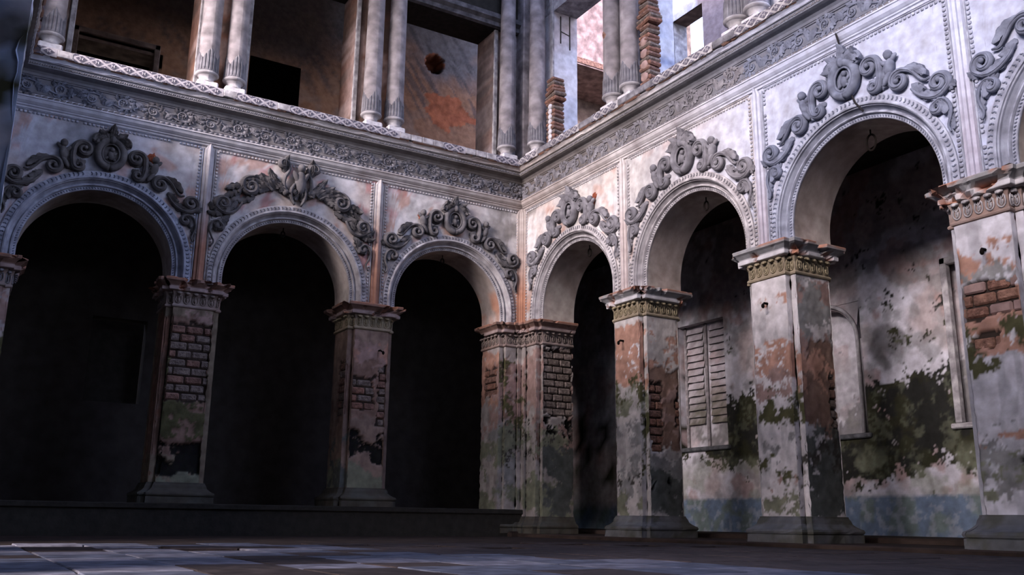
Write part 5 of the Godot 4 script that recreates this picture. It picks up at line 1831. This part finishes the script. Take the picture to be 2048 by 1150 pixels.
	put("rusty_hole", done(hs), M.brick_d, holed)
	# ---- broken brick stubs: what is left of the pier edges
	stub("short broken brick stub with pale scalloped plaster, right of the corner colonnettes", T_RIGHT * Transform3D(Basis.IDENTITY, Vector3(0.90, SILL, -0.06)), 1.32, 0.85, true)
	stub("tall ragged brick stub between a colonnette and the bright sky window", T_RIGHT * Transform3D(Basis.IDENTITY, Vector3(3.43, SILL, -0.06)), 1.9, 1.05, false)


func stub(label: String, t: Transform3D, height: float, bulge: float, scallop: bool) -> void:
	var o := thing("brick_stub", label, "broken pier", t, "broken brick stubs of the upper gallery")
	var y := 0.0
	var k := 0
	while y < height:
		var h := 0.075
		var w := 0.105 + 0.015 * rng.randf()
		if y > bulge:
			w += 0.075 * exp(-pow((y - bulge - 0.12) / 0.12, 2.0)) - 0.035 * clampf((y - bulge - 0.3) * 2.0, 0.0, 1.0)
		var s := begin()
		box(s, Vector3(-w, y, -0.14), Vector3(w, y + h - 0.006, 0.10 + 0.02 * rng.randf()), 0.022)
		put("brick", done(s), M[["brick_a", "brick_c", "brick_b"][k % 3]], o, Transform3D(Basis(Vector3.UP, rng.randf_range(-0.18, 0.18)), Vector3(rng.randf_range(-0.012, 0.012), 0, 0)))
		y += h
		k += 1
	if scallop:
		for i in 9:
			var s := begin()
			blob(s, Vector3(0.015, 0.06 + i * 0.092, 0.10), Vector3(0.055, 0.052, 0.035), 8, 5, 0.35)
			put("plaster_lump", done(s), M.paint_white, o)
	else:
		for i in 5:
			var s := begin()
			blob(s, Vector3(0.0, 0.08 + i * 0.19, 0.10), Vector3(0.085, 0.075, 0.03), 8, 5, 0.2)
			put("plaster_lump", done(s), M.rose, o)


# ------------------------------------------------------------------ small fittings

func ring_hook(label: String, p: Vector3, along: float, r: float) -> void:
	var o := thing("iron_ring", label, "iron ring", Transform3D(Basis(Vector3.UP, along), p), "iron rings under the arches")
	var s := begin()
	tube(s, [Vector3(0, 0.03, 0), Vector3(0, -0.05, 0), Vector3(0.012, -0.07, 0)], [0.009], 6)
	put("staple", done(s), M.iron, o)
	s = begin()
	var path := []
	for i in 25:
		var a := TAU * i / 24.0
		path.append(Vector3(sin(a) * r * 0.8, -0.06 - r * 1.25 + cos(a) * r * 1.25, 0.0))
	tube(s, path, [0.012], 6)
	put("hoop", done(s), M.iron, o)


func peg(label: String, p: Vector3, b: Basis) -> void:
	var o := thing("iron_peg", label, "iron peg", Transform3D(b, p), "iron pegs in the pillars")
	var s := begin()
	tube(s, [Vector3(0, 0.0, -0.05), Vector3(0.0, 0.0, 0.05), Vector3(0.02, -0.03, 0.10)], [0.016, 0.015, 0.012], 6)
	put("shank", done(s), M.iron, o)
	s = begin()
	blob(s, Vector3(0.03, -0.045, 0.105), Vector3(0.022, 0.030, 0.02), 7, 5)
	put("hooked_tip", done(s), M.iron, o)


func fittings() -> void:
	ring_hook("large iron ring hanging under the widest whole arch at right", Vector3(0.35, 4.505, 6.86), PI / 2, 0.075)
	ring_hook("iron ring hanging under the arch of the walled-up shutter window", Vector3(0.35, 4.505, 4.19), PI / 2, 0.05)
	ring_hook("small iron ring under the arch just right of the corner", Vector3(0.35, 4.505, 1.48), PI / 2, 0.05)
	ring_hook("dim iron hook under the middle arch of the left wall", Vector3(-4.10, 4.505, -0.35), 0.0, 0.035)
	ring_hook("dim iron hook under the arch just left of the corner", Vector3(-1.37, 4.505, -0.35), 0.0, 0.035)
	peg("rusty peg on the orange-red pillar face", Vector3(-0.005, 2.70, 2.76), T_RIGHT.basis)
	peg("peg inside the small pink patch of the white pillar", Vector3(-0.005, 2.71, 5.52), T_RIGHT.basis)
	peg("peg on the nearest pillar at the right edge", Vector3(-0.005, 2.70, 8.24), T_RIGHT.basis)
	peg("peg on the rosy brown pillar of the left arcade", Vector3(-2.58, 2.70, 0.0), T_LEFT.basis)
